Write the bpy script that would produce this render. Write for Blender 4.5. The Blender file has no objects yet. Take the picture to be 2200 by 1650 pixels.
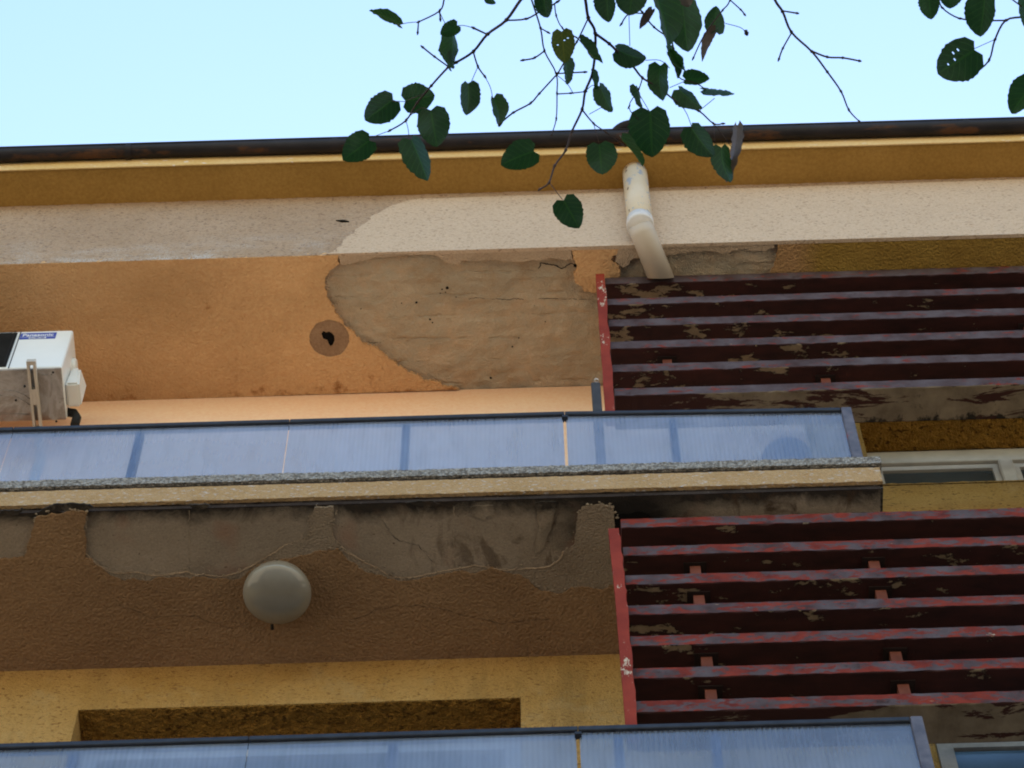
import bpy, bmesh, math, random
from mathutils import Vector, noise, geometry

# ------------------------------------------------------------------ camera, sky, sun, exposure
S = bpy.context.scene
C = S.collection
FPX = 6700.0                                     # focal length in photo pixels (photo is 2200 x 1650)
PITCH, YAW, ROLL = math.radians(65.642), math.radians(1.064), math.radians(-0.670)
def basis():
    ce, se = math.cos(PITCH), math.sin(PITCH); cy, sy = math.cos(YAW), math.sin(YAW)
    rot = lambda v: Vector((cy*v[0]-sy*v[1], sy*v[0]+cy*v[1], v[2]))
    f, u, r = rot((0, ce, se)), rot((0, -se, ce)), rot((1, 0, 0))
    cr, sr = math.cos(ROLL), math.sin(ROLL)
    return cr*r+sr*u, -sr*r+cr*u, f
RV, UV, FV = basis()
cd = bpy.data.cameras.new('camera'); cam = bpy.data.objects.new('camera', cd); C.objects.link(cam)
from mathutils import Matrix
cam.matrix_world = Matrix(((RV.x, UV.x, -FV.x, 0), (RV.y, UV.y, -FV.y, 0), (RV.z, UV.z, -FV.z, 0), (0, 0, 0, 1)))
cd.sensor_fit = 'HORIZONTAL'; cd.sensor_width = 36.0; cd.lens = 36.0*FPX/2200.0
cd.clip_start = 0.05; cd.clip_end = 2000
S.camera = cam
GROUND = -1.6                                    # the camera is held at eye height

SUN_EL, SUN_AZ = math.radians(36), math.radians(4)      # the sun stands behind the building
W = bpy.data.worlds.new('World'); S.world = W; W.use_nodes = True
wn = W.node_tree; bg = wn.nodes['Background']
sky = wn.nodes.new('ShaderNodeTexSky'); sky.sky_type = 'NISHITA'; sky.sun_disc = False
sky.sun_elevation = SUN_EL; sky.sun_rotation = SUN_AZ
sky.air_density = 1.5; sky.dust_density = 1.0; sky.ozone_density = 3.8; sky.altitude = 100
wn.links.new(sky.outputs[0], bg.inputs[0]); bg.inputs[1].default_value = 0.10
sd = bpy.data.lights.new('sun', 'SUN'); sd.energy = 5.0; sd.angle = math.radians(0.5); sd.color = (1.0, 0.93, 0.82)
sun = bpy.data.objects.new('sun', sd); C.objects.link(sun)
sv = Vector((math.sin(SUN_AZ)*math.cos(SUN_EL), math.cos(SUN_AZ)*math.cos(SUN_EL), math.sin(SUN_EL)))
sun.rotation_euler = (-sv).to_track_quat('-Z', 'Y').to_euler(); sun.location = sv*40
S.view_settings.view_transform = 'Standard'; S.view_settings.look = 'None'
S.view_settings.exposure = 2.0; S.view_settings.gamma = 1.0
S.render.engine = 'CYCLES'; S.cycles.filter_width = 2.0
S.render.resolution_x = 1024; S.render.resolution_y = 768

# ------------------------------------------------------------------ survey helpers: sight line through a photo pixel, met with a real plane
def ray(px, py): return (px-1100)/FPX*RV - (py-825)/FPX*UV + FV
def on_y(px, py, y): v = ray(px, py); return v*(y/v.y)
def on_z(px, py, z): v = ray(px, py); return v*(z/v.z)
def on_d(px, py, d): return ray(px, py)*d

# ------------------------------------------------------------------ materials
def lin(r, g, b): return tuple(((c/255)/12.92 if c/255 <= .04045 else ((c/255+.055)/1.055)**2.4) for c in (r, g, b))+(1,)
class MT:
    def __init__(s, name, rough=.85, spec=.3):
        s.m = bpy.data.materials.new(name); s.m.use_nodes = True; s.t = s.m.node_tree
        s.b = s.t.nodes['Principled BSDF']; s.b.inputs['Roughness'].default_value = rough
        s.b.inputs['Specular IOR Level'].default_value = spec
        g = s.t.nodes.new('ShaderNodeNewGeometry'); s.pos = g.outputs['Position']; s.geo = g
    def L(s, a, b): s.t.links.new(a, b)
    def nd(s, k): return s.t.nodes.new(k)
    def vec(s, scale=(1, 1, 1), off=(0, 0, 0), rnd=0, local=False):
        src = s.pos
        if local: src = s.nd('ShaderNodeTexCoord').outputs['Object']
        if rnd:
            oi = s.nd('ShaderNodeObjectInfo'); mu = s.nd('ShaderNodeMath'); mu.operation = 'MULTIPLY'
            s.L(oi.outputs['Random'], mu.inputs[0]); mu.inputs[1].default_value = rnd
            ad = s.nd('ShaderNodeVectorMath'); ad.operation = 'ADD'; s.L(src, ad.inputs[0]); s.L(mu.outputs[0], ad.inputs[1]); src = ad.outputs[0]
        mp = s.nd('ShaderNodeMapping'); mp.inputs['Scale'].default_value = scale; mp.inputs['Location'].default_value = off
        s.L(src, mp.inputs['Vector']); return mp.outputs[0]
    def noise(s, scale, detail=4, rough=.55, v=None, dist=0):
        n = s.nd('ShaderNodeTexNoise'); n.inputs['Scale'].default_value = scale; n.inputs['Detail'].default_value = detail
        n.inputs['Roughness'].default_value = rough; n.inputs['Distortion'].default_value = dist
        s.L(v if v is not None else s.pos, n.inputs['Vector']); return n.outputs['Fac']
    def voro(s, scale, v=None, out='Distance', feat='F1'):
        n = s.nd('ShaderNodeTexVoronoi'); n.feature = feat; n.inputs['Scale'].default_value = scale
        s.L(v if v is not None else s.pos, n.inputs['Vector']); return n.outputs[out]
    def ramp(s, f, *st):
        r = s.nd('ShaderNodeValToRGB'); e = r.color_ramp.elements
        while len(e) < len(st): e.new(.5)
        for i, (p, c) in enumerate(st):
            e[i].position = p; e[i].color = c if isinstance(c, tuple) else (c, c, c, 1)
        s.L(f, r.inputs[0]); return r.outputs[0]
    def mix(s, f, a, b, mode='MIX'):
        n = s.nd('ShaderNodeMix'); n.data_type = 'RGBA'; n.blend_type = mode
        for v, i in ((f, 0), (a, 6), (b, 7)):
            if hasattr(v, 'links'): s.L(v, n.inputs[i])
            else: n.inputs[i].default_value = v
        return n.outputs[2]
    def math(s, op, a, b=0, c=0):
        n = s.nd('ShaderNodeMath'); n.operation = op
        for i, v in enumerate((a, b, c)):
            if hasattr(v, 'links'): s.L(v, n.inputs[i])
            else: n.inputs[i].default_value = v
        return n.outputs[0]
    def comp(s, k, v=None):
        n = s.nd('ShaderNodeSeparateXYZ'); s.L(v if v is not None else s.pos, n.inputs[0]); return n.outputs[k]
    def band(s, k, lo, hi):                      # 0 below lo, 1 above hi along axis k
        n = s.nd('ShaderNodeMapRange'); s.L(s.comp(k), n.inputs[0]); n.inputs[1].default_value = lo; n.inputs[2].default_value = hi
        return n.outputs[0]
    def bump(s, h, strength=.5, dist=.01, chain=None):
        n = s.nd('ShaderNodeBump'); n.inputs['Strength'].default_value = strength; n.inputs['Distance'].default_value = dist
        s.L(h, n.inputs['Height'])
        if chain is not None: s.L(chain, n.inputs['Normal'])
        return n.outputs[0]
    def done(s, col=None, normal=None):
        if col is not None:
            if hasattr(col, 'links'): s.L(col, s.b.inputs['Base Color'])
            else: s.b.inputs['Base Color'].default_value = col
        if normal is not None: s.L(normal, s.b.inputs['Normal'])
        return s.m
def c4(r, g, b): return (r, g, b, 1)
def plain(name, col, rough=.6, spec=.4, vary=.25, scale=12, bump=.15):
    t = MT(name, rough, spec)
    n = t.noise(scale, 5, .6)
    a = tuple(x*(1-vary) for x in col[:3])+(1,); b = tuple(min(1, x*(1+vary)) for x in col[:3])+(1,)
    return t.done(t.ramp(n, (.3, a), (.7, b)), t.bump(t.noise(scale*8, 3), bump, .003))

def stucco(name, c_lo, c_hi, big=1.3, grain=110, speck=None, bump=.6, dist=.006, pits=None, extra=None, k=.62):
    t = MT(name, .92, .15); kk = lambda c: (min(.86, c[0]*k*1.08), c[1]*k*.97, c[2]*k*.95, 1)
    c_lo, c_hi = kk(c_lo), kk(c_hi)
    v = t.vec((1, 1, 1))
    col = t.ramp(t.noise(big, 5, .62, v), (.32, c_lo), (.68, c_hi))
    g = t.noise(grain, 3, .6, v)
    col = t.mix(.22, col, t.ramp(g, (.3, .12), (.7, .95)), 'SOFT_LIGHT')
    if speck:                                     # small pale or dark grains
        sc, th, sco = speck
        m = t.ramp(t.noise(sc, 2, .5, t.vec((.7, 1, 1.6), (3, 1, 7))), (th, 0.0), (th+.06, 1.0))
        col = t.mix(m, col, kk(sco))
    h = t.math('ADD', t.math('MULTIPLY', t.noise(grain*1.3, 2, .5, v), 1.2), t.math('MULTIPLY', t.noise(11, 4, .6, v), 1.4))
    if extra: col, h = extra(t, col, h)
    return t.done(col, t.bump(h, bump, dist*1.5))

def x_cream(t, col, h):
    # aged left stretch of the beam: grey pink grain and white salt bloom along the foot
    m = t.ramp(t.noise(2.2, 6, .7, t.vec((1, 1, 2.2), (4, 0, 2))), (.45, 0.0), (.62, 1.0))
    foot = t.math('SUBTRACT', 1.0, t.band(2, 14.02, 14.38))
    bloom = t.math('MULTIPLY', m, foot)
    gr = t.ramp(t.noise(130, 2, .5), (.42, 0.0), (.55, 1.0))
    return t.mix(t.math('MULTIPLY', bloom, gr), col, c4(.60, .56, .53)), h
def x_seams(t, col, h):                           # board marks of the formwork, pits and damp tones in the bare concrete
    y = t.math('ADD', t.comp(1), t.math('MULTIPLY', t.noise(3, 6, .7), .07))
    fr = t.math('ABSOLUTE', t.math('SUBTRACT', t.math('FRACT', t.math('DIVIDE', t.math('SUBTRACT', y, 5.62), .118)), .5))
    line = t.ramp(fr, (0.0, 1.0), (.075, 0.0))
    brk = t.ramp(t.noise(5, 4, .7, t.vec((1, 1, 1), (9, 2, 1))), (.48, 0.0), (.60, 1.0))
    line = t.math('MULTIPLY', line, brk)
    col = t.mix(t.math('MULTIPLY', line, .2), col, c4(.12, .08, .05))
    damp = t.ramp(t.noise(2.6, 6, .65, t.vec((1, 1.4, 1), (1, 5, 3)), .6), (.38, 1.0), (.60, 0.0))
    col = t.mix(t.math('MULTIPLY', damp, .45), col, c4(.27, .19, .11))
    pit = t.ramp(t.voro(9, t.vec((1, 1, 1), (.3, .2, 0))), (.035, 1.0), (.06, 0.0))
    pit = t.math('MULTIPLY', pit, t.ramp(t.noise(4, 2), (.52, 0.0), (.56, 1.0)))
    col = t.mix(pit, col, c4(.03, .02, .015))
    mot = t.ramp(t.noise(11, 7, .72, t.vec((1, 1, 1), (3, 3, 9)), .3), (.36, 0.0), (.66, .75))
    col = t.mix(mot, col, c4(.55, .47, .35))
    fold = t.noise(13, 7, .72, t.vec((1, 1, 1), (2, 7, 1)), .35)
    h = t.math('ADD', h, t.math('MULTIPLY', fold, 3.0))
    h = t.math('SUBTRACT', h, t.math('MULTIPLY', line, 1.2))
    return col, h
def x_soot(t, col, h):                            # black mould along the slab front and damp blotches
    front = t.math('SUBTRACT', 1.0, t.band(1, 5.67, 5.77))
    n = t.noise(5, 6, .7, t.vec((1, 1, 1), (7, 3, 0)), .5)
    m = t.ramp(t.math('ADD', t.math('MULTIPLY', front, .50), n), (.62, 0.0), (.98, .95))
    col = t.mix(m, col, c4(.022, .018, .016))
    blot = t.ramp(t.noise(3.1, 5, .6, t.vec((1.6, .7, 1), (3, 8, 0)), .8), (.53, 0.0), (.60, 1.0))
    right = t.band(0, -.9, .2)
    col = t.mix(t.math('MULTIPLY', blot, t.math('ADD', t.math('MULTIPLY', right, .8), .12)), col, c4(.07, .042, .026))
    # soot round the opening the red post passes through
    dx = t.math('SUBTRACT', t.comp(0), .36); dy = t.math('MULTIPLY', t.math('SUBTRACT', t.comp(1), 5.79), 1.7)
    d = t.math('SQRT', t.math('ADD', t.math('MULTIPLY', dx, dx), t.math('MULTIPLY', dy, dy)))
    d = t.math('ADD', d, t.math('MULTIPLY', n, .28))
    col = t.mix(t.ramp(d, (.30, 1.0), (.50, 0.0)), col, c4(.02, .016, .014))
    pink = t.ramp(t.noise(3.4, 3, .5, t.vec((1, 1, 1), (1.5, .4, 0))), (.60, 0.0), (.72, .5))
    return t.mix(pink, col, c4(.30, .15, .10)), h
def x_orange(t, col, h):                          # darker tone towards the far left, rust coloured flecks at the wall
    n = t.noise(1.4, 4, .6, t.vec((1, 1.5, 1), (5, 5, 0)))
    m = t.ramp(t.math('ADD', t.math('MULTIPLY', t.math('SUBTRACT', 1.0, t.band(0, -2.7, -1.3)), .35), n), (.50, 0.0), (1.0, .8))
    col = t.mix(m, col, c4(.36, .20, .085))
    wall = t.band(1, 6.27, 6.40)
    fl = t.ramp(t.math('ADD', t.noise(9, 5, .7), t.math('MULTIPLY', wall, .18)), (.66, 0.0), (.78, .8))
    return t.mix(fl, col, c4(.30, .115, .03)), h
def x_ochre_right(t, col, h):
    n = t.noise(6, 5, .6)
    e = t.math('ADD', t.comp(0), t.math('MULTIPLY', n, .12))
    r = t.nd('ShaderNodeMapRange'); t.L(e, r.inputs[0]); r.inputs[1].default_value = 1.33; r.inputs[2].default_value = 1.47
    return t.mix(r.outputs[0], col, t.ramp(t.noise(3, 5), (.3, c4(.26, .145, .03)), (.7, c4(.36, .22, .05)))), h

def x_streak(t, col, h):                          # rain runs and dusty patches down the roughcast
    r = t.ramp(t.noise(2.2, 5, .65, t.vec((3.5, 1, .35), (2, 1, 1))), (.50, 0.0), (.72, .55))
    col = t.mix(r, col, c4(.22, .125, .04))
    p = t.ramp(t.noise(4, 5, .7, t.vec((1, 1, 1), (7, 7, 2))), (.55, 0.0), (.75, .4))
    return t.mix(p, col, c4(.50, .38, .20)), h
M = {}
M['cream_old'] = stucco('aged_cream_roughcast', c4(.56, .42, .28), c4(.66, .51, .355), 2.4, 95, (75, .60, c4(.33, .23, .16)), .9, .01, extra=x_cream, k=.70)
M['cream_new'] = stucco('cream_render_repair', c4(.67, .535, .38), c4(.72, .58, .415), 1.5, 95, (70, .61, c4(.44, .33, .22)), .6, .006, k=.74)
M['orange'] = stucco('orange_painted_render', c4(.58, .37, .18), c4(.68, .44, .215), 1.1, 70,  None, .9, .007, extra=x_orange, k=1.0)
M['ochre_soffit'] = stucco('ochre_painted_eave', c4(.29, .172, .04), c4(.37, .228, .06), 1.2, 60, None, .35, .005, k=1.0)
M['ochre_right'] = stucco('pale_to_ochre_render', c4(.60, .37, .16), c4(.68, .43, .20), 1.2, 60, None, .9, .008, extra=x_ochre_right)
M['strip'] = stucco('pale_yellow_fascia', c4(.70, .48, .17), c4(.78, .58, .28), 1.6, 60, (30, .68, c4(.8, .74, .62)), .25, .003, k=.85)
M['concrete_up'] = stucco('bare_concrete_roof', c4(.43, .33, .21), c4(.57, .46, .31), 3.2, 120, (60, .66, c4(.56, .48, .36)), .8, .009, extra=x_seams, k=1.25)
M['mortar'] = stucco('pale_mortar_layer', c4(.40, .315, .215), c4(.52, .42, .295), 4, 100, None, .8, .006, k=.95)
M['mortar_dark'] = stucco('brown_mortar_ring', c4(.30, .20, .12), c4(.40, .285, .175), 6, 90, None, .6, .005, k=.9)
M['peach'] = stucco('peach_wall_paint', c4(.80, .545, .345), c4(.84, .59, .39), .8, 60, (14, .76, c4(.35, .22, .12)), .12, .002, k=1.0)
M['brown'] = stucco('shaded_brown_render', c4(.205, .133, .072), c4(.27, .182, .10), 1.5, 70, None, .9, .007, k=1.08)  # brown paint, with the weaker light of the lower floor darkened into it
M['concrete_lo'] = stucco('bare_concrete_balcony', c4(.26, .225, .17), c4(.36, .315, .245), 1.8, 110, (70, .69, c4(.12, .09, .06)), .5, .006, extra=x_soot, k=.95)  # darker than the roof concrete, standing in for weaker light down here
M['mortar_lo'] = stucco('grey_mortar_balcony', c4(.29, .245, .18), c4(.37, .32, .24), 5, 90, None, .9, .008, k=.85)
M['yellow'] = stucco('yellow_roughcast', c4(.43, .255, .07), c4(.52, .335, .115), 2.2, 85, (70, .60, c4(.27, .145, .045)), .9, .012, extra=x_streak, k=.9)
M['yellow_r'] = stucco('mustard_roughcast', c4(.42, .27, .075), c4(.50, .34, .105), 3, 85, (55, .62, c4(.17, .10, .035)), .8, .009, extra=x_streak, k=.66)
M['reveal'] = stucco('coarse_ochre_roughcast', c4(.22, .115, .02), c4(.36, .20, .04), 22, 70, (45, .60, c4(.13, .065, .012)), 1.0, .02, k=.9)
M['reveal_up'] = stucco('coarse_ochre_roughcast_lit', c4(.30, .16, .025), c4(.48, .27, .05), 22, 70, (45, .60, c4(.15, .075, .014)), 1.0, .02, k=1.1)  # same roughcast as the lower reveal, stronger light put into its colour
M['fascia'] = stucco('sand_fascia', c4(.56, .38, .175), c4(.66, .465, .24), 3, 80, (60, .62, c4(.74, .68, .60)), .8, .006, k=.60)

def pebble(name, dark=False):
    t = MT(name, .9, .2)
    cells = t.voro(95, out='Color')
    col = t.ramp(t.comp(0, cells), (.1, c4(.15, .128, .108)), (.45, c4(.27, .24, .21)), (.9, c4(.40, .365, .33)))
    if dark: col = t.mix(.78, col, c4(.02, .018, .018))
    d = t.voro(95)
    col = t.mix(t.ramp(d, (.35, 0.0), (.75, .5)), col, c4(.07, .06, .05))
    return t.done(col, t.bump(t.math('SUBTRACT', 1.0, d), .9, .008))
M['pebble'] = pebble('washed_pebble_concrete'); M['pebble_dark'] = pebble('blackened_pebble_concrete', True)
M['lip'] = stucco('blackened_drip_edge', c4(.03, .022, .018), c4(.07, .055, .045), 8, 100, (80, .68, c4(.3, .27, .23)), .6, .005)
M['black'] = plain('dark_cavity', c4(.008, .007, .007), .95, .1, .2)

def gutter_mat():
    t = MT('rusting_dark_gutter', .6, .25)
    n = t.noise(3.2, 6, .65, t.vec((1, 1, 9), (2, 0, 0)))
    low = t.math('SUBTRACT', 1.0, t.band(2, 14.86, 14.94))
    m = t.ramp(t.math('ADD', n, t.math('MULTIPLY', low, .14)), (.61, 0.0), (.70, .8))
    col = t.mix(m, t.ramp(t.noise(8, 4), (.3, c4(.010, .008, .010)), (.7, c4(.024, .018, .020))), c4(.10, .042, .018))
    t.L(t.ramp(m, (0, .55), (1, .9)), t.b.inputs['Roughness'])
    return t.done(col, t.bump(t.noise(60, 3), .2, .003))
M['gutter'] = gutter_mat()

def fin_under():
    t = MT('peeling_shaded_maroon', .7, .2)
    v = t.vec((3.4, 8, 8), rnd=61)
    n = t.noise(2.1, 8, .66, v, .2)
    n = t.math('ADD', n, t.math('MULTIPLY', t.math('SUBTRACT', t.noise(1.6, 2, .5, t.vec((1, 1, 1), rnd=29)), .5), .45))
    n = t.math('SUBTRACT', n, t.math('MULTIPLY', t.math('ADD', t.band(0, .5, 2.2), t.math('MULTIPLY', t.math('SUBTRACT', 1.0, t.band(2, 11.4, 12.5)), .35)), .09))
    peel = t.ramp(n, (.575, 0.0), (.595, 1.0))
    edge = t.ramp(n, (.555, 0.0), (.572, 1.0))
    mar = t.ramp(t.noise(6, 5, .6, t.vec((1, 3, 3), rnd=20)), (.3, c4(.020, .007, .007)), (.7, c4(.048, .013, .011)))  # maroon paint, shade under the slats darkened into its colour
    con = t.ramp(t.noise(14, 5, .6), (.3, c4(.155, .105, .064)), (.7, c4(.25, .178, .115)))
    h = t.math('SUBTRACT', t.math('MULTIPLY', t.noise(90, 3), .25), peel)
    col = t.mix(peel, t.mix(t.math('MULTIPLY', edge, .7), mar, c4(.010, .006, .005)), con)
    return t.done(col, t.bump(h, .9, .006))
def fin_bare():
    t = MT('mostly_bare_louvre_concrete', .85, .2)
    v = t.vec((1.3, 6, 6), rnd=33)
    n = t.noise(2.2, 7, .68, v, .5)
    left = t.math('MULTIPLY', t.math('SUBTRACT', 1.0, t.band(0, .4, 1.5)), .24)
    peel = t.ramp(t.math('SUBTRACT', n, left), (.40, 0.0), (.425, 1.0))
    mar = c4(.04, .014, .012)
    con = t.ramp(t.noise(9, 6, .65), (.3, c4(.115, .086, .06)), (.7, c4(.23, .18, .13)))
    mould = t.ramp(t.math('ADD', t.noise(7, 6, .7, t.vec((1.4, 1, 1), (6, 1, 0))), t.math('MULTIPLY', t.band(1, 5.91, 5.98), .22)), (.62, 0.0), (.70, 1.0))
    col = t.mix(mould, t.mix(peel, mar, con), c4(.02, .016, .014))
    return t.done(col, t.bump(t.noise(80, 4), .4, .004))
def fin_front():
    t = MT('worn_red_paint', .8, .12)
    v = t.vec((5, 11, 11), rnd=47)
    n = t.noise(1.9, 8, .74, v, .25)
    red = t.ramp(t.noise(11, 4, .6), (.3, c4(.11, .016, .010)), (.7, c4(.23, .032, .016)))
    gry = t.ramp(t.noise(9, 4, .6, t.vec((1, 1, 1), (4, 4, 4))), (.3, c4(.052, .028, .026)), (.7, c4(.105, .080, .084)))
    col = t.mix(t.ramp(t.math('SUBTRACT', n, t.math('MULTIPLY', t.math('SUBTRACT', 1.0, t.band(2, 11.4, 12.5)), .075)), (.385, 1.0), (.45, 0.0)), gry, red)
    col = t.mix(t.ramp(t.noise(16, 7, .75, t.vec((1, 1, 1), (5, 2, 8), rnd=13)), (.58, 0.0), (.68, .8)), col, c4(.035, .016, .014))
    ch = t.ramp(t.noise(3.2, 6, .75, t.vec((2.4, 10, 10), (3, 5, 2), rnd=91), .3), (.67, 0.0), (.69, 1.0))
    col = t.mix(ch, col, t.ramp(t.noise(20, 3), (.4, c4(.28, .11, .04)), (.6, c4(.50, .40, .28))))
    return t.done(col, t.bump(t.math('ADD', t.noise(70, 3), t.math('MULTIPLY', n, 2)), .35, .003))
def bar_mat():
    t = MT('chipped_red_bar_paint', .75, .15)
    red = t.ramp(t.noise(8, 5, .6, t.vec((1, 1, .8))), (.3, c4(.17, .019, .009)), (.7, c4(.27, .036, .017)))
    ch = t.ramp(t.noise(4.2, 7, .78, t.vec((3, 3, 1.2), (2, 2, 5))), (.60, 0.0), (.615, 1.0))
    return t.done(t.mix(ch, red, c4(.50, .40, .29)), t.bump(t.noise(60, 3), .3, .003))
M['fin_under'], M['fin_bare'], M['fin_front'], M['bar'] = fin_under(), fin_bare(), fin_front(), bar_mat()
M['stub'] = plain('faded_red_post', c4(.14, .042, .026), .8, .1)
M['plate'] = plain('dark_rust_plate', c4(.02, .012, .011), .8, .1)

def glass_mat():
    t = MT('ribbed_frosted_glass', .16, .5)
    x = t.comp(0); z = t.comp(2)
    rib = t.math('ABSOLUTE', t.math('SUBTRACT', t.math('FRACT', t.math('MULTIPLY', x, 52.0)), .5))
    wire = t.math('ABSOLUTE', t.math('SUBTRACT', t.math('FRACT', t.math('MULTIPLY', z, 60.0)), .5))
    h = t.math('ADD', t.math('MULTIPLY', rib, 1.0), t.math('MULTIPLY', wire, .5))
    nrm = t.bump(h, .12, .004)
    df = t.nd('ShaderNodeBsdfDiffuse'); df.inputs[0].default_value = c4(.64, .71, .86)
    tl = t.nd('ShaderNodeBsdfTranslucent'); tl.inputs[0].default_value = c4(.88, .90, .95)
    tr = t.nd('ShaderNodeBsdfTransparent'); tr.inputs[0].default_value = c4(.64, .77, .99)
    gl = t.nd('ShaderNodeBsdfGlossy'); gl.inputs['Roughness'].default_value = .12; gl.inputs[0].default_value = c4(.95, .97, 1)
    dirt = t.ramp(t.noise(3.0, 6, .7, t.vec((6, 1, .8), (1, 1, 1))), (.48, 1.0), (.80, .72))
    for n_, cc in ((df, c4(.64, .71, .86)), (tl, c4(.88, .90, .95))): t.L(t.mix(1.0, cc, dirt, 'MULTIPLY'), n_.inputs[0])
    for n in (df, gl): t.L(nrm, n.inputs['Normal'])
    def mx(f, a, b):
        n = t.nd('ShaderNodeMixShader')
        if hasattr(f, 'links'): t.L(f, n.inputs[0])
        else: n.inputs[0].default_value = f
        t.L(a, n.inputs[1]); t.L(b, n.inputs[2]); return n.outputs[0]
    body = mx(.65, df.outputs[0], tl.outputs[0])
    frost = t.ramp(t.noise(1.1, 3, .5, t.vec((1, 1, 1), (3, 0, 0))), (.35, .80), (.65, .58))
    frost = t.math('SUBTRACT', frost, t.math('MULTIPLY', t.math('MULTIPLY', rib, .24), t.ramp(t.noise(1.7, 3, .5, t.vec((1, 1, .4), (8, 0, 0))), (.4, .15), (.65, 1.0))))
    body = mx(frost, body, tr.outputs[0])
    fr = t.nd('ShaderNodeFresnel'); fr.inputs[0].default_value = 1.62; t.L(nrm, fr.inputs[1])
    fres = t.math('MULTIPLY', fr.outputs[0], t.math('SUBTRACT', 1.0, t.geo.outputs['Backfacing']))
    out = mx(fres, body, gl.outputs[0])
    t.L(out, t.nd('ShaderNodeOutputMaterial').inputs[0]) if False else t.L(out, t.t.nodes['Material Output'].inputs[0])
    return t.m
M['glass'] = glass_mat()
M['rail'] = plain('dark_blue_grey_steel', c4(.022, .024, .032), .6, .25, .4, 14)
M['end_frame'] = (lambda t: t.done(t.mix(t.ramp(t.noise(9, 3, .5, t.vec((1, 1, 1), (1, 1, 2))), (.60, 0.0), (.66, 1.0)), t.ramp(t.noise(20, 4), (.3, c4(.06, .055, .07)), (.7, c4(.13, .115, .13))), c4(.28, .05, .05)), t.bump(t.noise(60), .3, .003)))(MT('patchy_steel_frame', .5))
M['post_grey'] = plain('grey_steel_post', c4(.055, .054, .058), .7, .1)
M['dark_blob'] = plain('dark_plant_pot', c4(.05, .05, .06), .7)

def pipe_mat():
    t = MT('cream_pipe_paint', .42, .45)
    n = t.noise(4.5, 6, .7, t.vec((3, 3, 1.6), (1, 2, 8)))
    m = t.ramp(n, (.56, 0.0), (.585, 1.0))
    col = t.mix(m, t.ramp(t.noise(5, 4), (.3, c4(.60, .455, .29)), (.7, c4(.66, .54, .39))), c4(.34, .36, .40))
    r = t.ramp(t.noise(9, 4, .7, t.vec((2, 2, 1), (6, 1, 3))), (.64, 0.0), (.67, 1.0))
    return t.done(t.mix(r, col, c4(.12, .06, .04)), t.bump(t.noise(80, 2), .1, .002))
M['pipe'] = pipe_mat()
M['pipe_clean'] = plain('beige_pipe_paint', c4(.52, .42, .325), .45, .4, .08, 4, .05)
M['collar'] = plain('white_pipe_collar', c4(.66, .595, .54), .4, .4, .05, 8, .05)
M['lamp'] = (lambda t: t.done(t.ramp(t.noise(9, 5, .6), (.3, c4(.225, .20, .168)), (.7, c4(.265, .24, .205)))))(MT('milky_lamp_glass', .10, .6))
M['lamp_base'] = plain('lamp_base_metal', c4(.25, .23, .2), .5)
M['ac_white'] = plain('white_enamel', c4(.78, .77, .74), .35, .5, .04, 5, .03)
M['ac_cover'] = plain('ivory_plastic', c4(.74, .72, .66), .4, .5, .05, 5, .03)
def pan_mat():
    t = MT('stained_zinc_pan', .5, .5)
    w = t.noise(5, 6, .65, None, 1.4)
    col = t.ramp(w, (.3, c4(.17, .14, .12)), (.5, c4(.36, .33, .31)), (.62, c4(.24, .20, .17)), (.75, c4(.40, .37, .34)))
    rust = t.math('MULTIPLY', t.band(1, 6.12, 6.22), t.ramp(t.noise(12, 4), (.42, 0.0), (.56, 1.0)))
    col = t.mix(rust, col, c4(.22, .10, .045))
    sp = t.ramp(t.voro(26), (.05, 1.0), (.10, 0.0))
    sp = t.math('MULTIPLY', sp, t.ramp(t.noise(6, 2), (.5, 0.0), (.55, 1.0)))
    return t.done(t.mix(sp, col, c4(.05, .04, .035)), t.bump(w, .5, .01))
M['pan'] = pan_mat()
M['bracket'] = plain('painted_bracket_steel', c4(.46, .40, .33), .45, .5, .15, 10)
M['fan_dark'] = plain('dark_fan_grille', c4(.025, .024, .024), .7, .1)
M['logo_blue'] = plain('logo_blue', c4(.03, .07, .36), .4, .4, .03)
M['logo_white'] = plain('logo_white', c4(.82, .82, .84), .4, .4, .02)
M['win_white'] = plain('old_white_window_paint', c4(.50, .445, .375), .5, .4, .14, 9)
M['win_grey'] = plain('dirty_grey_window_paint', c4(.26, .25, .24), .6, .3, .3, 9)
M['pane_grey'] = plain('dull_window_pane', c4(.045, .055, .055), .18, .5, .2, 3, 0)
M['pane_blue'] = plain('sky_blue_pane', c4(.06, .11, .18), .12, .5, .25, 3, 0)  # blue of the reflected sky put into the base colour
M['cable'] = plain('pale_cable', c4(.45, .40, .33), .6)
M['roof'] = plain('roof_felt', c4(.06, .05, .05), .9)
M['ground'] = (lambda t: t.done(t.ramp(t.noise(.35, 6, .6), (.35, c4(.22, .185, .13)), (.65, c4(.32, .28, .21))), t.bump(t.noise(20, 4), .4, .02)))(MT('dusty_yard_ground', .95, .1))
M['bark'] = (lambda t: t.done(t.ramp(t.noise(60, 4), (.3, c4(.035, .022, .02)), (.7, c4(.09, .055, .048))), t.bump(t.noise(200, 3), .3, .002)))(MT('dark_twig_bark', .7, .3))
M['trunk'] = (lambda t: t.done(t.ramp(t.noise(7, 5, .6, t.vec((2, 2, .6))), (.35, c4(.06, .045, .035)), (.65, c4(.20, .16, .12))), t.bump(t.noise(14, 5, .6, t.vec((2, 2, .5))), .8, .03)))(MT('tree_bark', .9, .2))
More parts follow.
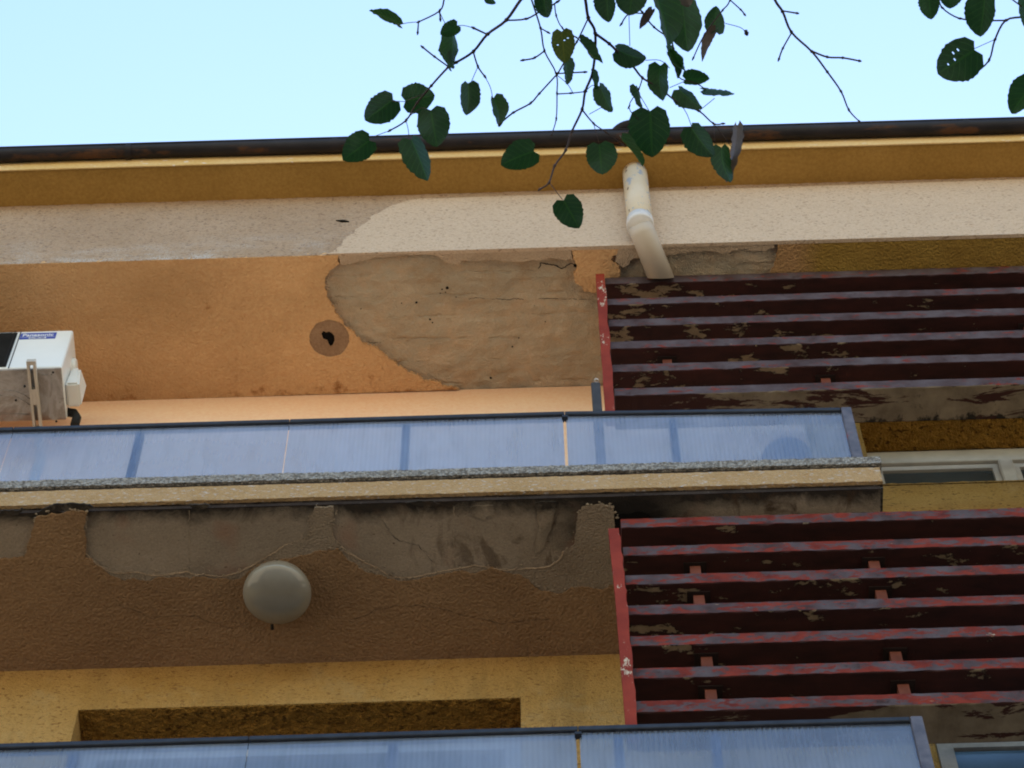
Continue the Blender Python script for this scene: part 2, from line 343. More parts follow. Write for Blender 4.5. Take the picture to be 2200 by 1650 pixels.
def leaf_mat(name, lo, hi, trans):
    t = MT(name, .5, .28)
    oi = t.nd('ShaderNodeObjectInfo')
    col = t.mix(oi.outputs['Random'], lo, hi)
    col = t.mix(.35, col, t.ramp(t.noise(45, 4, .6), (.3, .2), (.7, .8)), 'OVERLAY')
    tc = t.nd('ShaderNodeTexCoord').outputs['UV']
    u, v = t.comp(0, tc), t.math('ABSOLUTE', t.comp(1, tc))
    fr = t.math('ABSOLUTE', t.math('SUBTRACT', t.math('FRACT', t.math('MULTIPLY', t.math('SUBTRACT', u, t.math('MULTIPLY', v, .30)), 6.5)), .5))
    vein = t.math('MAXIMUM', t.ramp(fr, (.0, 1.0), (.10, 0.0)), t.ramp(v, (.03, 1.0), (.09, 0.0)))
    col = t.mix(t.math('MULTIPLY', vein, .35), col, trans)
    tl = t.nd('ShaderNodeBsdfTranslucent'); t.L(t.mix(.5, col, trans), tl.inputs[0])
    t.done(col, t.bump(t.math('ADD', t.math('MULTIPLY', vein, .6), t.noise(160, 3)), .4, .002))
    mx = t.nd('ShaderNodeMixShader'); mx.inputs[0].default_value = .34
    t.L(t.b.outputs[0], mx.inputs[1]); t.L(tl.outputs[0], mx.inputs[2]); t.L(mx.outputs[0], t.t.nodes['Material Output'].inputs[0])
    return t.m
M['leaf'] = leaf_mat('dark_green_leaf', c4(.010, .030, .014), c4(.020, .052, .020), c4(.05, .16, .02))
M['leaf_yellow'] = leaf_mat('yellowing_leaf', c4(.06, .085, .015), c4(.08, .10, .02), c4(.28, .26, .03))
M['leaf_brown'] = leaf_mat('withered_leaf', c4(.10, .065, .045), c4(.14, .10, .075), c4(.12, .07, .04))

# ------------------------------------------------------------------ mesh helpers
def tag(o, label=None, cat=None, group=None, kind=None):
    for k, v in (('label', label), ('category', cat), ('group', group), ('kind', kind)):
        if v: o[k] = v
    return o
def empty(name, loc, **kw):
    o = bpy.data.objects.new(name, None); o.empty_display_size = .2; C.objects.link(o); o.location = loc
    return tag(o, **kw)
def link(name, me, mat, parent=None, smooth=False):
    for m in (mat if isinstance(mat, (list, tuple)) else [mat]): me.materials.append(m)
    if smooth:
        for p in me.polygons: p.use_smooth = True
    o = bpy.data.objects.new(name, me); C.objects.link(o)
    if parent is not None:
        o.parent = parent
        w = Vector(); q = parent
        while q is not None: w += q.location; q = q.parent
        o.location = -w
    return o
def mesh(name, vs, fs):
    me = bpy.data.meshes.new(name); me.from_pydata([tuple(v) for v in vs], [], fs); me.update(); return me
def fix(bm):
    bmesh.ops.recalc_face_normals(bm, faces=bm.faces[:])
def box(name, x, y, z, mat, parent=None, bev=.0, seg=1, rot=None):
    bm = bmesh.new(); bmesh.ops.create_cube(bm, size=1)
    for v in bm.verts:
        v.co = Vector(((x[0]+x[1])/2+v.co.x*(x[1]-x[0]), (y[0]+y[1])/2+v.co.y*(y[1]-y[0]), (z[0]+z[1])/2+v.co.z*(z[1]-z[0])))
    if bev: bmesh.ops.bevel(bm, geom=bm.edges[:], offset=bev, segments=seg, affect='EDGES', profile=.5)
    me = bpy.data.meshes.new(name); bm.to_mesh(me); bm.free()
    return link(name, me, mat, parent)
def boxes(name, lst, mat, parent=None):
    bm = bmesh.new()
    for x, y, z in lst:
        r = bmesh.ops.create_cube(bm, size=1)
        for v in r['verts']:
            v.co = Vector(((x[0]+x[1])/2+v.co.x*(x[1]-x[0]), (y[0]+y[1])/2+v.co.y*(y[1]-y[0]), (z[0]+z[1])/2+v.co.z*(z[1]-z[0])))
    me = bpy.data.meshes.new(name); bm.to_mesh(me); bm.free(); return link(name, me, mat, parent)
def rough_face(name, u, v, res, fmap, mat, parent, amp, freq, back, edge=.0, seed=0):
    """a roughcast slab face: grid in (u,v), relief along the normal, rim closed back to depth `back`"""
    nu = max(2, int((u[1]-u[0])/res)); nv = max(2, int((v[1]-v[0])/res)); vs = []; fs = []
    for j in range(nv+1):
        for i in range(nu+1):
            a = u[0]+(u[1]-u[0])*i/nu; b = v[0]+(v[1]-v[0])*j/nv
            q = Vector((a*freq+seed*7.3, b*freq+seed*3.1, seed*1.7))
            h = noise.noise(q)*amp+noise.noise(q*2.7)*amp*.6
            if j in (0, nv): b += noise.noise(Vector((a*9, j+seed, 3)))*edge + noise.noise(Vector((a*31, j+seed, 5)))*edge*.6
            vs.append(fmap(a, b, h))
    for j in range(nv):
        for i in range(nu):
            k = j*(nu+1)+i; fs.append((k, k+1, k+nu+2, k+nu+1))
    rim = [i for i in range(nu+1)]+[j*(nu+1)+nu for j in range(1, nv+1)]+[nv*(nu+1)+i for i in range(nu-1, -1, -1)]+[j*(nu+1) for j in range(nv-1, 0, -1)]
    n0 = len(vs)
    for k in rim:
        i = k % (nu+1); j = k//(nu+1)
        vs.append(fmap(u[0]+(u[1]-u[0])*i/nu, v[0]+(v[1]-v[0])*j/nv, -back))
    m = len(rim)
    for q in range(m): fs.append((rim[q], n0+q, n0+(q+1) % m, rim[(q+1) % m]))
    bm = bmesh.new(); me0 = mesh(name, vs, fs); bm.from_mesh(me0); fix(bm); bm.to_mesh(me0); bm.free()
    return link(name, me0, mat, parent)
def ragged(pts, amp, depth=3, seed=1):
    rnd = random.Random(seed)
    for _ in range(depth):
        out = []
        for a, b in zip(pts, pts[1:]):
            out.append(a); dx, dy = b[0]-a[0], b[1]-a[1]; l = math.hypot(dx, dy)
            t = rnd.uniform(-1, 1)*min(amp, l*.18)
            out.append(((a[0]+b[0])/2-dy/(l+1e-9)*t, (a[1]+b[1])/2+dx/(l+1e-9)*t))
        pts = out+[pts[-1]]; amp *= .62
    return pts
def sheet(name, outline, z0, z1, mat, parent, holes=(), bev=0):
    """horizontal layer of plaster: outline [(x,y)], closed solid between z0 and z1"""
    loops = [list(outline)]+[list(h) for h in holes]
    tri = geometry.tessellate_polygon([[Vector((x, y, 0)) for x, y in l] for l in loops])
    flat = [p for l in loops for p in l]; n = len(flat)
    vs = [(x, y, z0) for x, y in flat]+[(x, y, z1) for x, y in flat]
    fs = [tuple(t) for t in tri]+[tuple(i+n for i in t[::-1]) for t in tri]
    k = 0
    for l in loops:
        m = len(l)
        for i in range(m): a, b = k+i, k+(i+1) % m; fs.append((a, b, b+n, a+n))
        k += m
    me = mesh(name, vs, fs); bm = bmesh.new(); bm.from_mesh(me); fix(bm); bm.to_mesh(me); bm.free()
    return link(name, me, mat, parent)
def tube_bm(bm, pts, rad, seg=8, cap=True):
    pts = [Vector(p) for p in pts]; n = len(pts); prev = None; rings = []
    for i, p in enumerate(pts):
        t = (pts[min(i+1, n-1)]-pts[max(i-1, 0)]).normalized()
        if prev is None:
            a = Vector((0, 0, 1)) if abs(t.z) < .9 else Vector((1, 0, 0)); s = t.cross(a).normalized()
        else: s = (prev-t*prev.dot(t)).normalized()
        prev = s; w = t.cross(s); r = rad[i] if isinstance(rad, (list, tuple)) else rad
        rings.append([bm.verts.new(p+(s*math.cos(k*2*math.pi/seg)+w*math.sin(k*2*math.pi/seg))*r) for k in range(seg)])
    for a, b in zip(rings, rings[1:]):
        for k in range(seg): bm.faces.new((a[k], a[(k+1) % seg], b[(k+1) % seg], b[k]))
    if cap:
        bm.faces.new(rings[0][::-1]); bm.faces.new(rings[-1])
def tube(name, pts, rad, mat, parent=None, seg=12, smooth=True):
    bm = bmesh.new(); tube_bm(bm, pts, rad, seg); fix(bm); me = bpy.data.meshes.new(name); bm.to_mesh(me); bm.free()
    return link(name, me, mat, parent, smooth)
def lathe(name, prof, cen, mat, parent=None, seg=48, axis='Z', smooth=True):
    vs, fs = [], []; n = len(prof)
    for k in range(seg):
        c, s = math.cos(2*math.pi*k/seg), math.sin(2*math.pi*k/seg)
        for r, h in prof: vs.append((cen[0]+r*c, cen[1]+r*s, cen[2]+h) if axis == 'Z' else (cen[0]+h, cen[1]+r*c, cen[2]+r*s))
    for k in range(seg):
        a, b = k*n, ((k+1) % seg)*n
        for i in range(n-1): fs.append((a+i, b+i, b+i+1, a+i+1))
    me = mesh(name, vs, fs); bm = bmesh.new(); bm.from_mesh(me); bmesh.ops.remove_doubles(bm, verts=bm.verts, dist=1e-5); fix(bm); bm.to_mesh(me); bm.free()
    return link(name, me, mat, parent, smooth)
def px_line(z, pts): return [tuple(on_z(x, y, z)[:2]) for x, y in pts]

# ------------------------------------------------------------------ ground
bm = bmesh.new(); bmesh.ops.create_grid(bm, x_segments=8, y_segments=8, size=400)
me = bpy.data.meshes.new('ground'); bm.to_mesh(me); bm.free()
g = link('ground', me, M['ground']); g.location.z = GROUND; tag(g, kind='structure', label='dusty yard ground below the building')

# ------------------------------------------------------------------ building
YW, YF = 6.39, 5.645                             # wall face, front of beam and balconies
ZU, ZL = 14.05, 11.36                            # plaster undersides of roof beam and upper balcony
XL, XR = -6.0, 8.0
B = empty('apartment_building', (0, 6.4, GROUND), label='weathered yellow apartment building with peeling soffits and balconies', cat='building')
# roof
roof = box('roof', (XL-6, XR+8), (5.47, 18), (14.957, 15.16), M['roof'], B)
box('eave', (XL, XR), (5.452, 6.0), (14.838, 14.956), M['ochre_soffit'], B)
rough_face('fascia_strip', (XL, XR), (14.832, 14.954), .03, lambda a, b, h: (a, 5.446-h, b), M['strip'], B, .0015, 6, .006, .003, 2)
core = box('roof_beam', (XL, XR), (5.665, 6.7), (ZU+.032, 14.837), M['concrete_up'], B)
XS = on_y(745, 500, YF).x
rough_face('beam_face', (XL, XR), (ZU+.003, 14.845), .012, lambda a, b, h: (a, YF-h, b), M['cream_old'], core, .003, 34, .012, .003, 1)
# smoother repair coat on the beam from the arc to the right
arc = [(0.0, 0.0)]
pts = [(700, 548), (735, 525), (770, 490), (810, 462), (850, 442), (895, 430)]
low = ragged([(on_y(x, y, YF).x, on_y(x, y, YF).z) for x, y in pts], .02, 4, 3)
out = low + [(XR-.01, 14.838), (XR-.01, 14.046)]
bm = bmesh.new(); tri = geometry.tessellate_polygon([[Vector((x, z, 0)) for x, z in out]])
n = len(out); vs = [(x, YF-.0065, z) for x, z in out]+[(x, YF+.012, z) for x, z in out]
fs = [tuple(t) for t in tri]+[(i, (i+1) % n, (i+1) % n+n, i+n) for i in range(n)]
me = mesh('repair_coat', vs, fs); bm.from_mesh(me); fix(bm); bm.to_mesh(me); bm.free()
link('repair_coat', me, M['cream_new'], core)
tube('nail_hole', [on_y(722, 474, YF-.002), on_y(736, 475, YF-.006), on_y(750, 476, YF-.002)], [.003, .008, .003], M['black'], core, 8)

# bare concrete with its trowelled, lumpy relief where the plaster has come away
def relief(x, y):
    q = Vector((x*5+.4*noise.noise(Vector((x*3, y*4, 2))), y*9, 1.3))
    r = abs(noise.noise(q))*.010+noise.noise(q*2.3)*.0045+noise.noise(q*5.1)*.0026+noise.noise(q*11)*.0013
    return r*1.3+.006*max(0, 1-abs(((y-5.62)/.118) % 1-.5)*9)*max(0, noise.noise(Vector((x*2.2, y*3, 7)))+.1)
def bare(x0, x1, y0, y1, res):
    nu, nv = int((x1-x0)/res), int((y1-y0)/res)
    vs = [(x0+(x1-x0)*i/nu, y0+(y1-y0)*j/nv, ZU+.027-relief(x0+(x1-x0)*i/nu, y0+(y1-y0)*j/nv)) for j in range(nv+1) for i in range(nu+1)]
    fs = [(j*(nu+1)+i, (j+1)*(nu+1)+i, (j+1)*(nu+1)+i+1, j*(nu+1)+i+1) for j in range(nv) for i in range(nu)]
    return link('bare_concrete', mesh('bare_concrete', vs, fs), M['concrete_up'], core, True)
bare(-1.15, 1.45, 5.655, YW+.01, .008)
# --- upper soffit plaster -------------------------------------------------
r4 = lambda l: [(600+x/2.973, 480+y/2.973) for x, y in l]
edgeL = r4([(372, 188), (385, 262), (340, 290), (305, 330), (290, 385), (300, 430), (325, 510), (360, 580), (400, 620), (460, 680), (510, 735), (555, 775), (640, 820), (700, 870), (760, 915), (860, 965), (950, 1010), (1050, 1042), (1150, 1062)])
eL = ragged(px_line(ZU, edgeL), .012, 3, 5)
circ = on_z(708, 727, ZU); cr = .098
ring = lambda cx, cy, r, n, amp, sd: [(cx+math.cos(2*math.pi*k/n)*r*(1+amp*noise.noise(Vector((math.cos(2*math.pi*k/n)*2.2, math.sin(2*math.pi*k/n)*2.2, sd)))+amp*.6*noise.noise(Vector((k*.7, sd, 1)))), cy+math.sin(2*math.pi*k/n)*r*(1+amp*noise.noise(Vector((math.cos(2*math.pi*k/n)*2.2, math.sin(2*math.pi*k/n)*2.2, sd))))) for k in range(n)]
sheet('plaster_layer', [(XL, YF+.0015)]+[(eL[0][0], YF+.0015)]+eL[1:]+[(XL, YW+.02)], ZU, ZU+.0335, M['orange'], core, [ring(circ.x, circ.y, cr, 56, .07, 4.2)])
# round mortar patch with its hole
hole = px_line(ZU, [(690, 717), (695, 712), (701, 715), (706, 713), (713, 716), (718, 722), (719, 732), (715, 742), (710, 745), (706, 740), (703, 732), (694, 729)])
sheet('mortar_patch', ring(circ.x, circ.y, cr+.004, 56, .05, 8.1), ZU+.004, ZU+.0332, M['mortar_dark'], core, [hole])
sheet('pipe_hole', [(circ.x+(x-circ.x)*1.25, circ.y+(y-circ.y)*1.25) for x, y in hole], ZU+.0105, ZU+.0326, M['black'], core)
# remnant of mortar along the beam foot with its dark ledge
top = r4([(378, 186), (900, 186), (1500, 172), (1862, 164)])
bot = r4([(1872, 236), (1780, 224), (1680, 230), (1640, 240), (1580, 238), (1400, 236), (1180, 234), (1150, 262), (1060, 245), (1000, 205), (900, 190), (750, 204), (560, 230), (392, 262)])
sheet('mortar_ledge', [(p[0], 5.652) for p in px_line(ZU, top)]+ragged(px_line(ZU, bot), .008, 3, 8), ZU+.0, ZU+.0328, M['mortar'], core)
rem = r4([(1866, 150), (1872, 195), (1900, 290), (1880, 320), (1905, 390), (1950, 435), (2030, 446), (2120, 420), (2180, 335), (2172, 270), (2120, 238), (2160, 190), (2172, 150)])
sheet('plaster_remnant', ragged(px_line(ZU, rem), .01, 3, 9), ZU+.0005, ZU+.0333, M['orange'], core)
for k, l in enumerate(([(1655, 300), (1668, 262), (1700, 268), (1740, 276), (1785, 290), (1830, 292), (1872, 268), (1905, 292)], [(1660, 250), (1672, 228), (1690, 240)], [(1210, 492), (1300, 488), (1400, 494), (1500, 490), (1560, 493)], [(1660, 490), (1800, 496), (1990, 497)], [(560, 770), (600, 778), (650, 772)])):
    p = ragged(px_line(ZU, r4(l)), .006, 3, 70+k)
    tube('crack', [(x, y, ZU+.0275-relief(x, y)) for x, y in p], [(.0018 if k > 1 else .0045)*(.5+abs(noise.noise(Vector((x*30, y*20, k))))) for x, y in p], M['black'], core, 5)
for k, (x, y, r) in enumerate(((1072, 425, .008), (1040, 432, .004), (1028, 458, .003), (1062, 452, .003), (875, 515, .005), (962, 625, .005), (978, 645, .004), (1530, 745, .004), (1488, 800, .004), (1350, 1000, .006), (1895, 280, .011), (1660, 236, .006), (780, 520, .003), (1130, 480, .003), (520, 560, .003), (1700, 640, .003))):
    c = on_z(*r4([(x, y)])[0], ZU)
    sheet('pit', ring(c.x, c.y, r, 12, .5, k*1.7), ZU+.0255-relief(c.x, c.y), ZU+.0324, M['black'], core)
led2 = [(1325, 528), (1660, 520), (1664, 532), (1640, 540), (1600, 536), (1560, 545), (1500, 541), (1450, 548), (1400, 545), (1360, 556), (1342, 575), (1322, 563), (1320, 545)]
sheet('mortar_ledge', ragged(px_line(ZU, led2), .008, 3, 10), ZU+.002, ZU+.0327, M['mortar'], core)
edgeR = ragged(px_line(ZU, [(1672, 516), (1670, 545), (1664, 575), (1655, 600), (1650, 700), (1660, 860)]), .01, 3, 11)
sheet('plaster_layer', [(edgeR[0][0], YF+.0015)]+edgeR[1:]+[(XR, YW+.02), (XR, YF+.0015)], ZU, ZU+.0334, M['ochre_right'], core)

# --- walls, with window recesses ------------------------------------------
def wall(name, x, z, openings, mat, parent, thick=.36):
    xs = sorted({x[0], x[1]}|{o[0] for o in openings}|{o[1] for o in openings}); zs = sorted({z[0], z[1]}|{o[2] for o in openings}|{o[3] for o in openings})
    keep = [[not any(o[0] <= (xs[i]+xs[i+1])/2 <= o[1] and o[2] <= (zs[j]+zs[j+1])/2 <= o[3] for o in openings) for j in range(len(zs)-1)] for i in range(len(xs)-1)]
    bm = bmesh.new(); V = {}
    def vt(i, j, k):
        if (i, j, k) not in V: V[(i, j, k)] = bm.verts.new((xs[i], YW if k == 0 else YW+thick, zs[j]))
        return V[(i, j, k)]
    nx, nz = len(xs)-1, len(zs)-1
    for i in range(nx):
        for j in range(nz):
            if not keep[i][j]: continue
            bm.faces.new((vt(i, j, 0), vt(i+1, j, 0), vt(i+1, j+1, 0), vt(i, j+1, 0)))
            for di, dj, e in ((-1, 0, ((i, j), (i, j+1))), (1, 0, ((i+1, j), (i+1, j+1))), (0, -1, ((i, j), (i+1, j))), (0, 1, ((i, j+1), (i+1, j+1)))):
                a, b = i+di, j+dj
                if 0 <= a < nx and 0 <= b < nz and keep[a][b]: continue
                bm.faces.new((vt(*e[0], 0), vt(*e[1], 0), vt(*e[1], 1), vt(*e[0], 1)))
    bmesh.ops.recalc_face_normals(bm, faces=bm.faces[:])
    me = bpy.data.meshes.new(name); bm.to_mesh(me); bm.free(); return link(name, me, mat, parent)
XWU = on_y(1856, 950, YW).x                      # left jamb of the upper window
ZHU, ZSU = 13.60, on_y(2000, 1041, YW).z         # lintel and sill of the upper window
XA, XB = on_y(160, 1560, YW).x, on_y(1119, 1540, YW).x
ZHL = on_y(640, 1512, YW).z
XWL = on_y(2014, 1620, YW).x
wall('upper_wall', (XL, 1.28), (11.62, ZU+.017), [], M['peach'], B)
wall('right_wall', (1.281, XR), (11.2, ZU+.017), [(XWU, XR-4.2, ZSU, ZHU)], M['yellow_r'], B)
wall('lower_wall', (XL, 1.28), (8.9, ZL+.02), [(XA, XB, 9.6, ZHL)], M['yellow'], B)
wall('lower_right_wall', (1.281, XR), (GROUND, 11.2), [(XWL, XR-4.2, 8.6, 10.6)], M['yellow_r'], B)
wall('ground_wall', (XL, 1.28), (GROUND, 8.9), [], M['yellow'], B)
box('inner_wall', (XL-6, XR+8), (YW+.37, 9), (GROUND, 14.06), M['black'], B)
box('rear_block', (XL-6, XR+8), (9.01, 17.9), (GROUND, 14.95), M['yellow'], B)
# coarse roughcast undersides of the lintels
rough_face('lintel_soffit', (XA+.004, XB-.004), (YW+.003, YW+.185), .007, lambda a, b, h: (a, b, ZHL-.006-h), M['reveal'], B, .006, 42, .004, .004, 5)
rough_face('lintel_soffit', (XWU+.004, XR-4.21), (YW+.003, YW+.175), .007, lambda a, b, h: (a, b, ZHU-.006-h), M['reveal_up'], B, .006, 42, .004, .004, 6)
# windows
wl = empty('window', (0, 0, 0)); wl.parent = B; wl.location = Vector((XA, YW+.2, 9.6))-B.location
boxes('frame', [((XA+.004, XB-.004), (YW+.187, YW+.25), (ZHL-.09, ZHL-.012)), ((XA+.004, XA+.07), (YW+.187, YW+.25), (9.61, ZHL-.092)), ((XB-.07, XB-.004), (YW+.187, YW+.25), (9.61, ZHL-.092))], M['win_white'], wl)
box('pane', (XA+.071, XB-.071), (YW+.21, YW+.22), (9.62, ZHL-.093), M['pane_grey'], wl)
wu = empty('window', (0, 0, 0)); wu.parent = B; wu.location = Vector((XWU, YW+.2, ZSU))-B.location
F0, F1 = YW+.177, YW+.24
zf = on_y(2000, 975, F0).z
XM = on_y(2168, 1015, F0).x
box('frame', (XWU+.004, XR-4.21), (F0, F1), (zf-.085, ZHU-.012), M['win_white'], wu, .004)
box('mullion', (XM-.035, XM+.035), (F0-.006, F1), (ZSU-.05, zf-.087), M['win_white'], wu, .006)
box('mullion', (XWU+.006, XWU+.07), (F0-.006, F1), (ZSU-.05, zf-.087), M['win_white'], wu, .006)
for a, b in ((XWU+.072, XM-.037), (XM+.037, XR-4.22)):
    boxes('sash', [((a, b), (F0+.02, F1), (zf-.13, zf-.09)), ((a, a+.028), (F0+.02, F1), (ZSU-.05, zf-.131)), ((b-.028, b), (F0+.02, F1), (ZSU-.05, zf-.131))], M['win_white'], wu)
    box('pane', (a+.03, b-.03), (F0+.035, F0+.045), (ZSU-.06, zf-.132), M['pane_grey'], wu)
rough_face('sill', (XWU, XR-4.21), (YW-.004, YW+.16), .02, lambda a, b, h: (a, b, ZSU+.012+h), M['yellow_r'], wu, .004, 20, .01, .004, 9)
wr = empty('window', (0, 0, 0)); wr.parent = B; wr.location = Vector((XWL, YW, 8.6))-B.location
boxes('frame', [((XWL+.003, XWL+.065), (YW-.012, YW+.06), (8.61, 10.59)), ((XWL+.066, XR-4.21), (YW-.012, YW+.06), (10.52, 10.59))], M['win_grey'], wr)
box('pane', (XWL+.067, XR-4.22), (YW+.004, YW+.012), (8.62, 10.515), M['pane_blue'], wr)

# --- balcony slabs ----------------------------------------------------------
XE = 1.402                                       # right end of the balconies
def balcony(zs, detailed):
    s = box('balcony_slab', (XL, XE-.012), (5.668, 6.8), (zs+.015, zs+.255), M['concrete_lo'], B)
    if not detailed:
        box('slab_edge', (XL, XE), (YF, 5.667), (zs+.03, zs+.27), M['fascia'], s); return s
    rough_face('fascia', (XL, XE), (zs+.048, zs+.176), .012, lambda a, b, h: (a, YF-h, b), M['fascia'], s, .0018, 40, .022, .003, 4)
    rough_face('pebble_edge', (XL, XE+.012), (zs+.200, zs+.262), .008, lambda a, b, h: (a, YF-.008-h, b), M['pebble'], s, .003, 75, .06, .006, 7)
    box('joint_gap', (XL, XE-.004), (YF+.006, 5.667), (zs+.172, zs+.204), M['lip'], s)
    rough_face('drip_edge', (XL, XE), (YF+.014, YF+.045), .012, lambda a, b, h: (a, b, zs+.040-h), M['lip'], s, .003, 40, .004, .006, 8)
    box('dark_edge_sheet', (XL, XE-.013), (5.6635, 5.6675), (zs+.0145, zs+.046), M['lip'], s)  # thin dark sheet added over the slab front so it shows no lit line
    box('slab_end', (XE-.011, XE), (5.668, 6.38), (zs+.03, zs+.26), M['pebble_dark'], s)
    return s
SL = balcony(ZL, True)
balcony(ZL-2.7, False)
# --- lower soffit plaster -----------------------------------------------------
brk = [(0, 1203), (20, 1203), (52, 1197), (62, 1163), (74, 1121), (83, 1109), (114, 1104), (150, 1099), (187, 1101), (181, 1142), (183, 1197), (207, 1215), (235, 1235), (269, 1249), (297, 1247), (328, 1246), (363, 1242), (408, 1246), (438, 1240), (484, 1244), (508, 1246), (528, 1232), (553, 1215), (587, 1206), (622, 1201), (656, 1194), (698, 1184), (725, 1178), (744, 1201), (771, 1222), (806, 1236), (833, 1244), (878, 1249), (940, 1236), (985, 1227), (1020, 1234), (1048, 1223), (1089, 1232), (1137, 1246), (1165, 1272), (1200, 1277), (1227, 1263), (1286, 1267), (1317, 1256), (1450, 1262), (1700, 1250), (1860, 1240)]
eb = ragged(px_line(ZL, brk), .009, 3, 21)
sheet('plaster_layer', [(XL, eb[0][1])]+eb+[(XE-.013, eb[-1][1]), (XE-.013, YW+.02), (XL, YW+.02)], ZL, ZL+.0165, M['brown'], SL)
rid = [(183, 1190), (214, 1218), (242, 1232), (287, 1231), (325, 1238), (363, 1236), (400, 1229), (418, 1236), (473, 1241), (511, 1233), (542, 1217), (573, 1198), (598, 1183), (618, 1171), (660, 1157), (664, 1120), (676, 1092), (716, 1090), (712, 1130), (720, 1165), (735, 1182), (771, 1202), (795, 1214), (820, 1228), (844, 1242), (878, 1243), (934, 1233), (982, 1224), (1020, 1216), (1061, 1223), (1096, 1227), (1137, 1223), (1179, 1219), (1201, 1205), (1210, 1186), (1234, 1172), (1240, 1120), (1250, 1092), (1290, 1085), (1316, 1090), (1322, 1160), (1400, 1190)]
er = ragged(px_line(ZL, rid), .005, 3, 22)
lowb = [p for p in eb if er[0][0]-.02 < p[0] < er[-1][0]]
sheet('mortar_layer', er+[(p[0], p[1]+.03) for p in lowb[::-1]], ZL+.007, ZL+.0163, M['mortar_lo'], SL)
# thin pale lip where the skim coat broke off
for a, b, sd in ((0, 14, 1), (20, 35, 2)):
    pl = ragged(px_line(ZL, rid[a:b]), .004, 3, 22+sd)
    tube('broken_lip', [(x, y, ZL+.006) for x, y in pl], [.0010+.0028*abs(noise.noise(Vector((x*14, y*9, 1)))) for x, y in pl], M['mortar'], SL, 6)
for x0, y0, y1 in ((406, 1100, 1228), (975, 1092, 1222)):
    p = [(x0+noise.noise(Vector((k*.9, x0, 0)))*4, y0+(y1-y0)*k/22) for k in range(23)]
    tube('formwork_seam', [(x, y, ZL+.0155) for x, y in px_line(ZL, p)], [.0015+.003*abs(noise.noise(Vector((k*.8, x0, 2)))) for k in range(23)], M['mortar_lo'], SL, 6)
# broken patches of mortar near the front edge
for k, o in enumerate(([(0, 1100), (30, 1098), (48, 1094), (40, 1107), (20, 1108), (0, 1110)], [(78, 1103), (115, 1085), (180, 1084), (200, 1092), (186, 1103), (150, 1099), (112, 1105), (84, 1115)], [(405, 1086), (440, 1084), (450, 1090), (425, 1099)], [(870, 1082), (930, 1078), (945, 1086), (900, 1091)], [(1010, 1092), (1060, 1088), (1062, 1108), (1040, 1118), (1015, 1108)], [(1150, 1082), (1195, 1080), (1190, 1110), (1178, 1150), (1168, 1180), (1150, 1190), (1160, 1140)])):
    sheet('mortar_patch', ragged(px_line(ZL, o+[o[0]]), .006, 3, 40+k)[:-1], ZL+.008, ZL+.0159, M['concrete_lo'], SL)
def crumbs(name, pts, z, mat, parent, n, seed):
    rnd = random.Random(seed); bm = bmesh.new()
    for _ in range(n):
        x, y = rnd.choice(pts); r = rnd.uniform(.002, .0065)
        q = bmesh.ops.create_icosphere(bm, subdivisions=1, radius=r)
        c = Vector((x+rnd.gauss(0, .007), y+rnd.gauss(0, .007), z))
        for v in q['verts']: v.co = c+Vector((v.co.x*rnd.uniform(.7, 1.8), v.co.y*rnd.uniform(.6, 1.3), v.co.z*.7))
    me = bpy.data.meshes.new(name); bm.to_mesh(me); bm.free(); o = link(name, me, mat, parent); o['kind'] = 'stuff'; return o
crumbs('plaster_crumbs', eb, ZL+.006, M['mortar_lo'], SL, 260, 5)
crumbs('plaster_crumbs', er, ZL+.008, M['mortar_lo'], SL, 200, 6)
crumbs('plaster_crumbs', eL, ZU+.012, M['mortar'], core, 200, 7)
for k, l in enumerate(([(250, 1300), (330, 1330), (420, 1322), (500, 1350)], [(760, 1330), (850, 1300), (960, 1310), (1080, 1340), (1180, 1330)], [(820, 1120), (850, 1160), (900, 1175), (930, 1210)])):
    p = ragged(px_line(ZL, l), .012, 4, 90+k)
    zz = ZL-.0004 if k < 2 else ZL+.0145
    tube('crack', [(x, y, zz) for x, y in p], [.0009*(.4+abs(noise.noise(Vector((x*30, y*20, k))))*2) for x, y in p], M['lip'], SL, 4)
# the opening the red post goes through
op = ragged(px_line(ZL, [(1297, 1135), (1312, 1118), (1335, 1106), (1370, 1101), (1395, 1108), (1402, 1125), (1385, 1140), (1345, 1150), (1310, 1152), (1297, 1135)]), .006, 3, 61)[:-1]
sheet('post_opening', op, ZL+.0095, ZL+.0162, M['black'], SL)

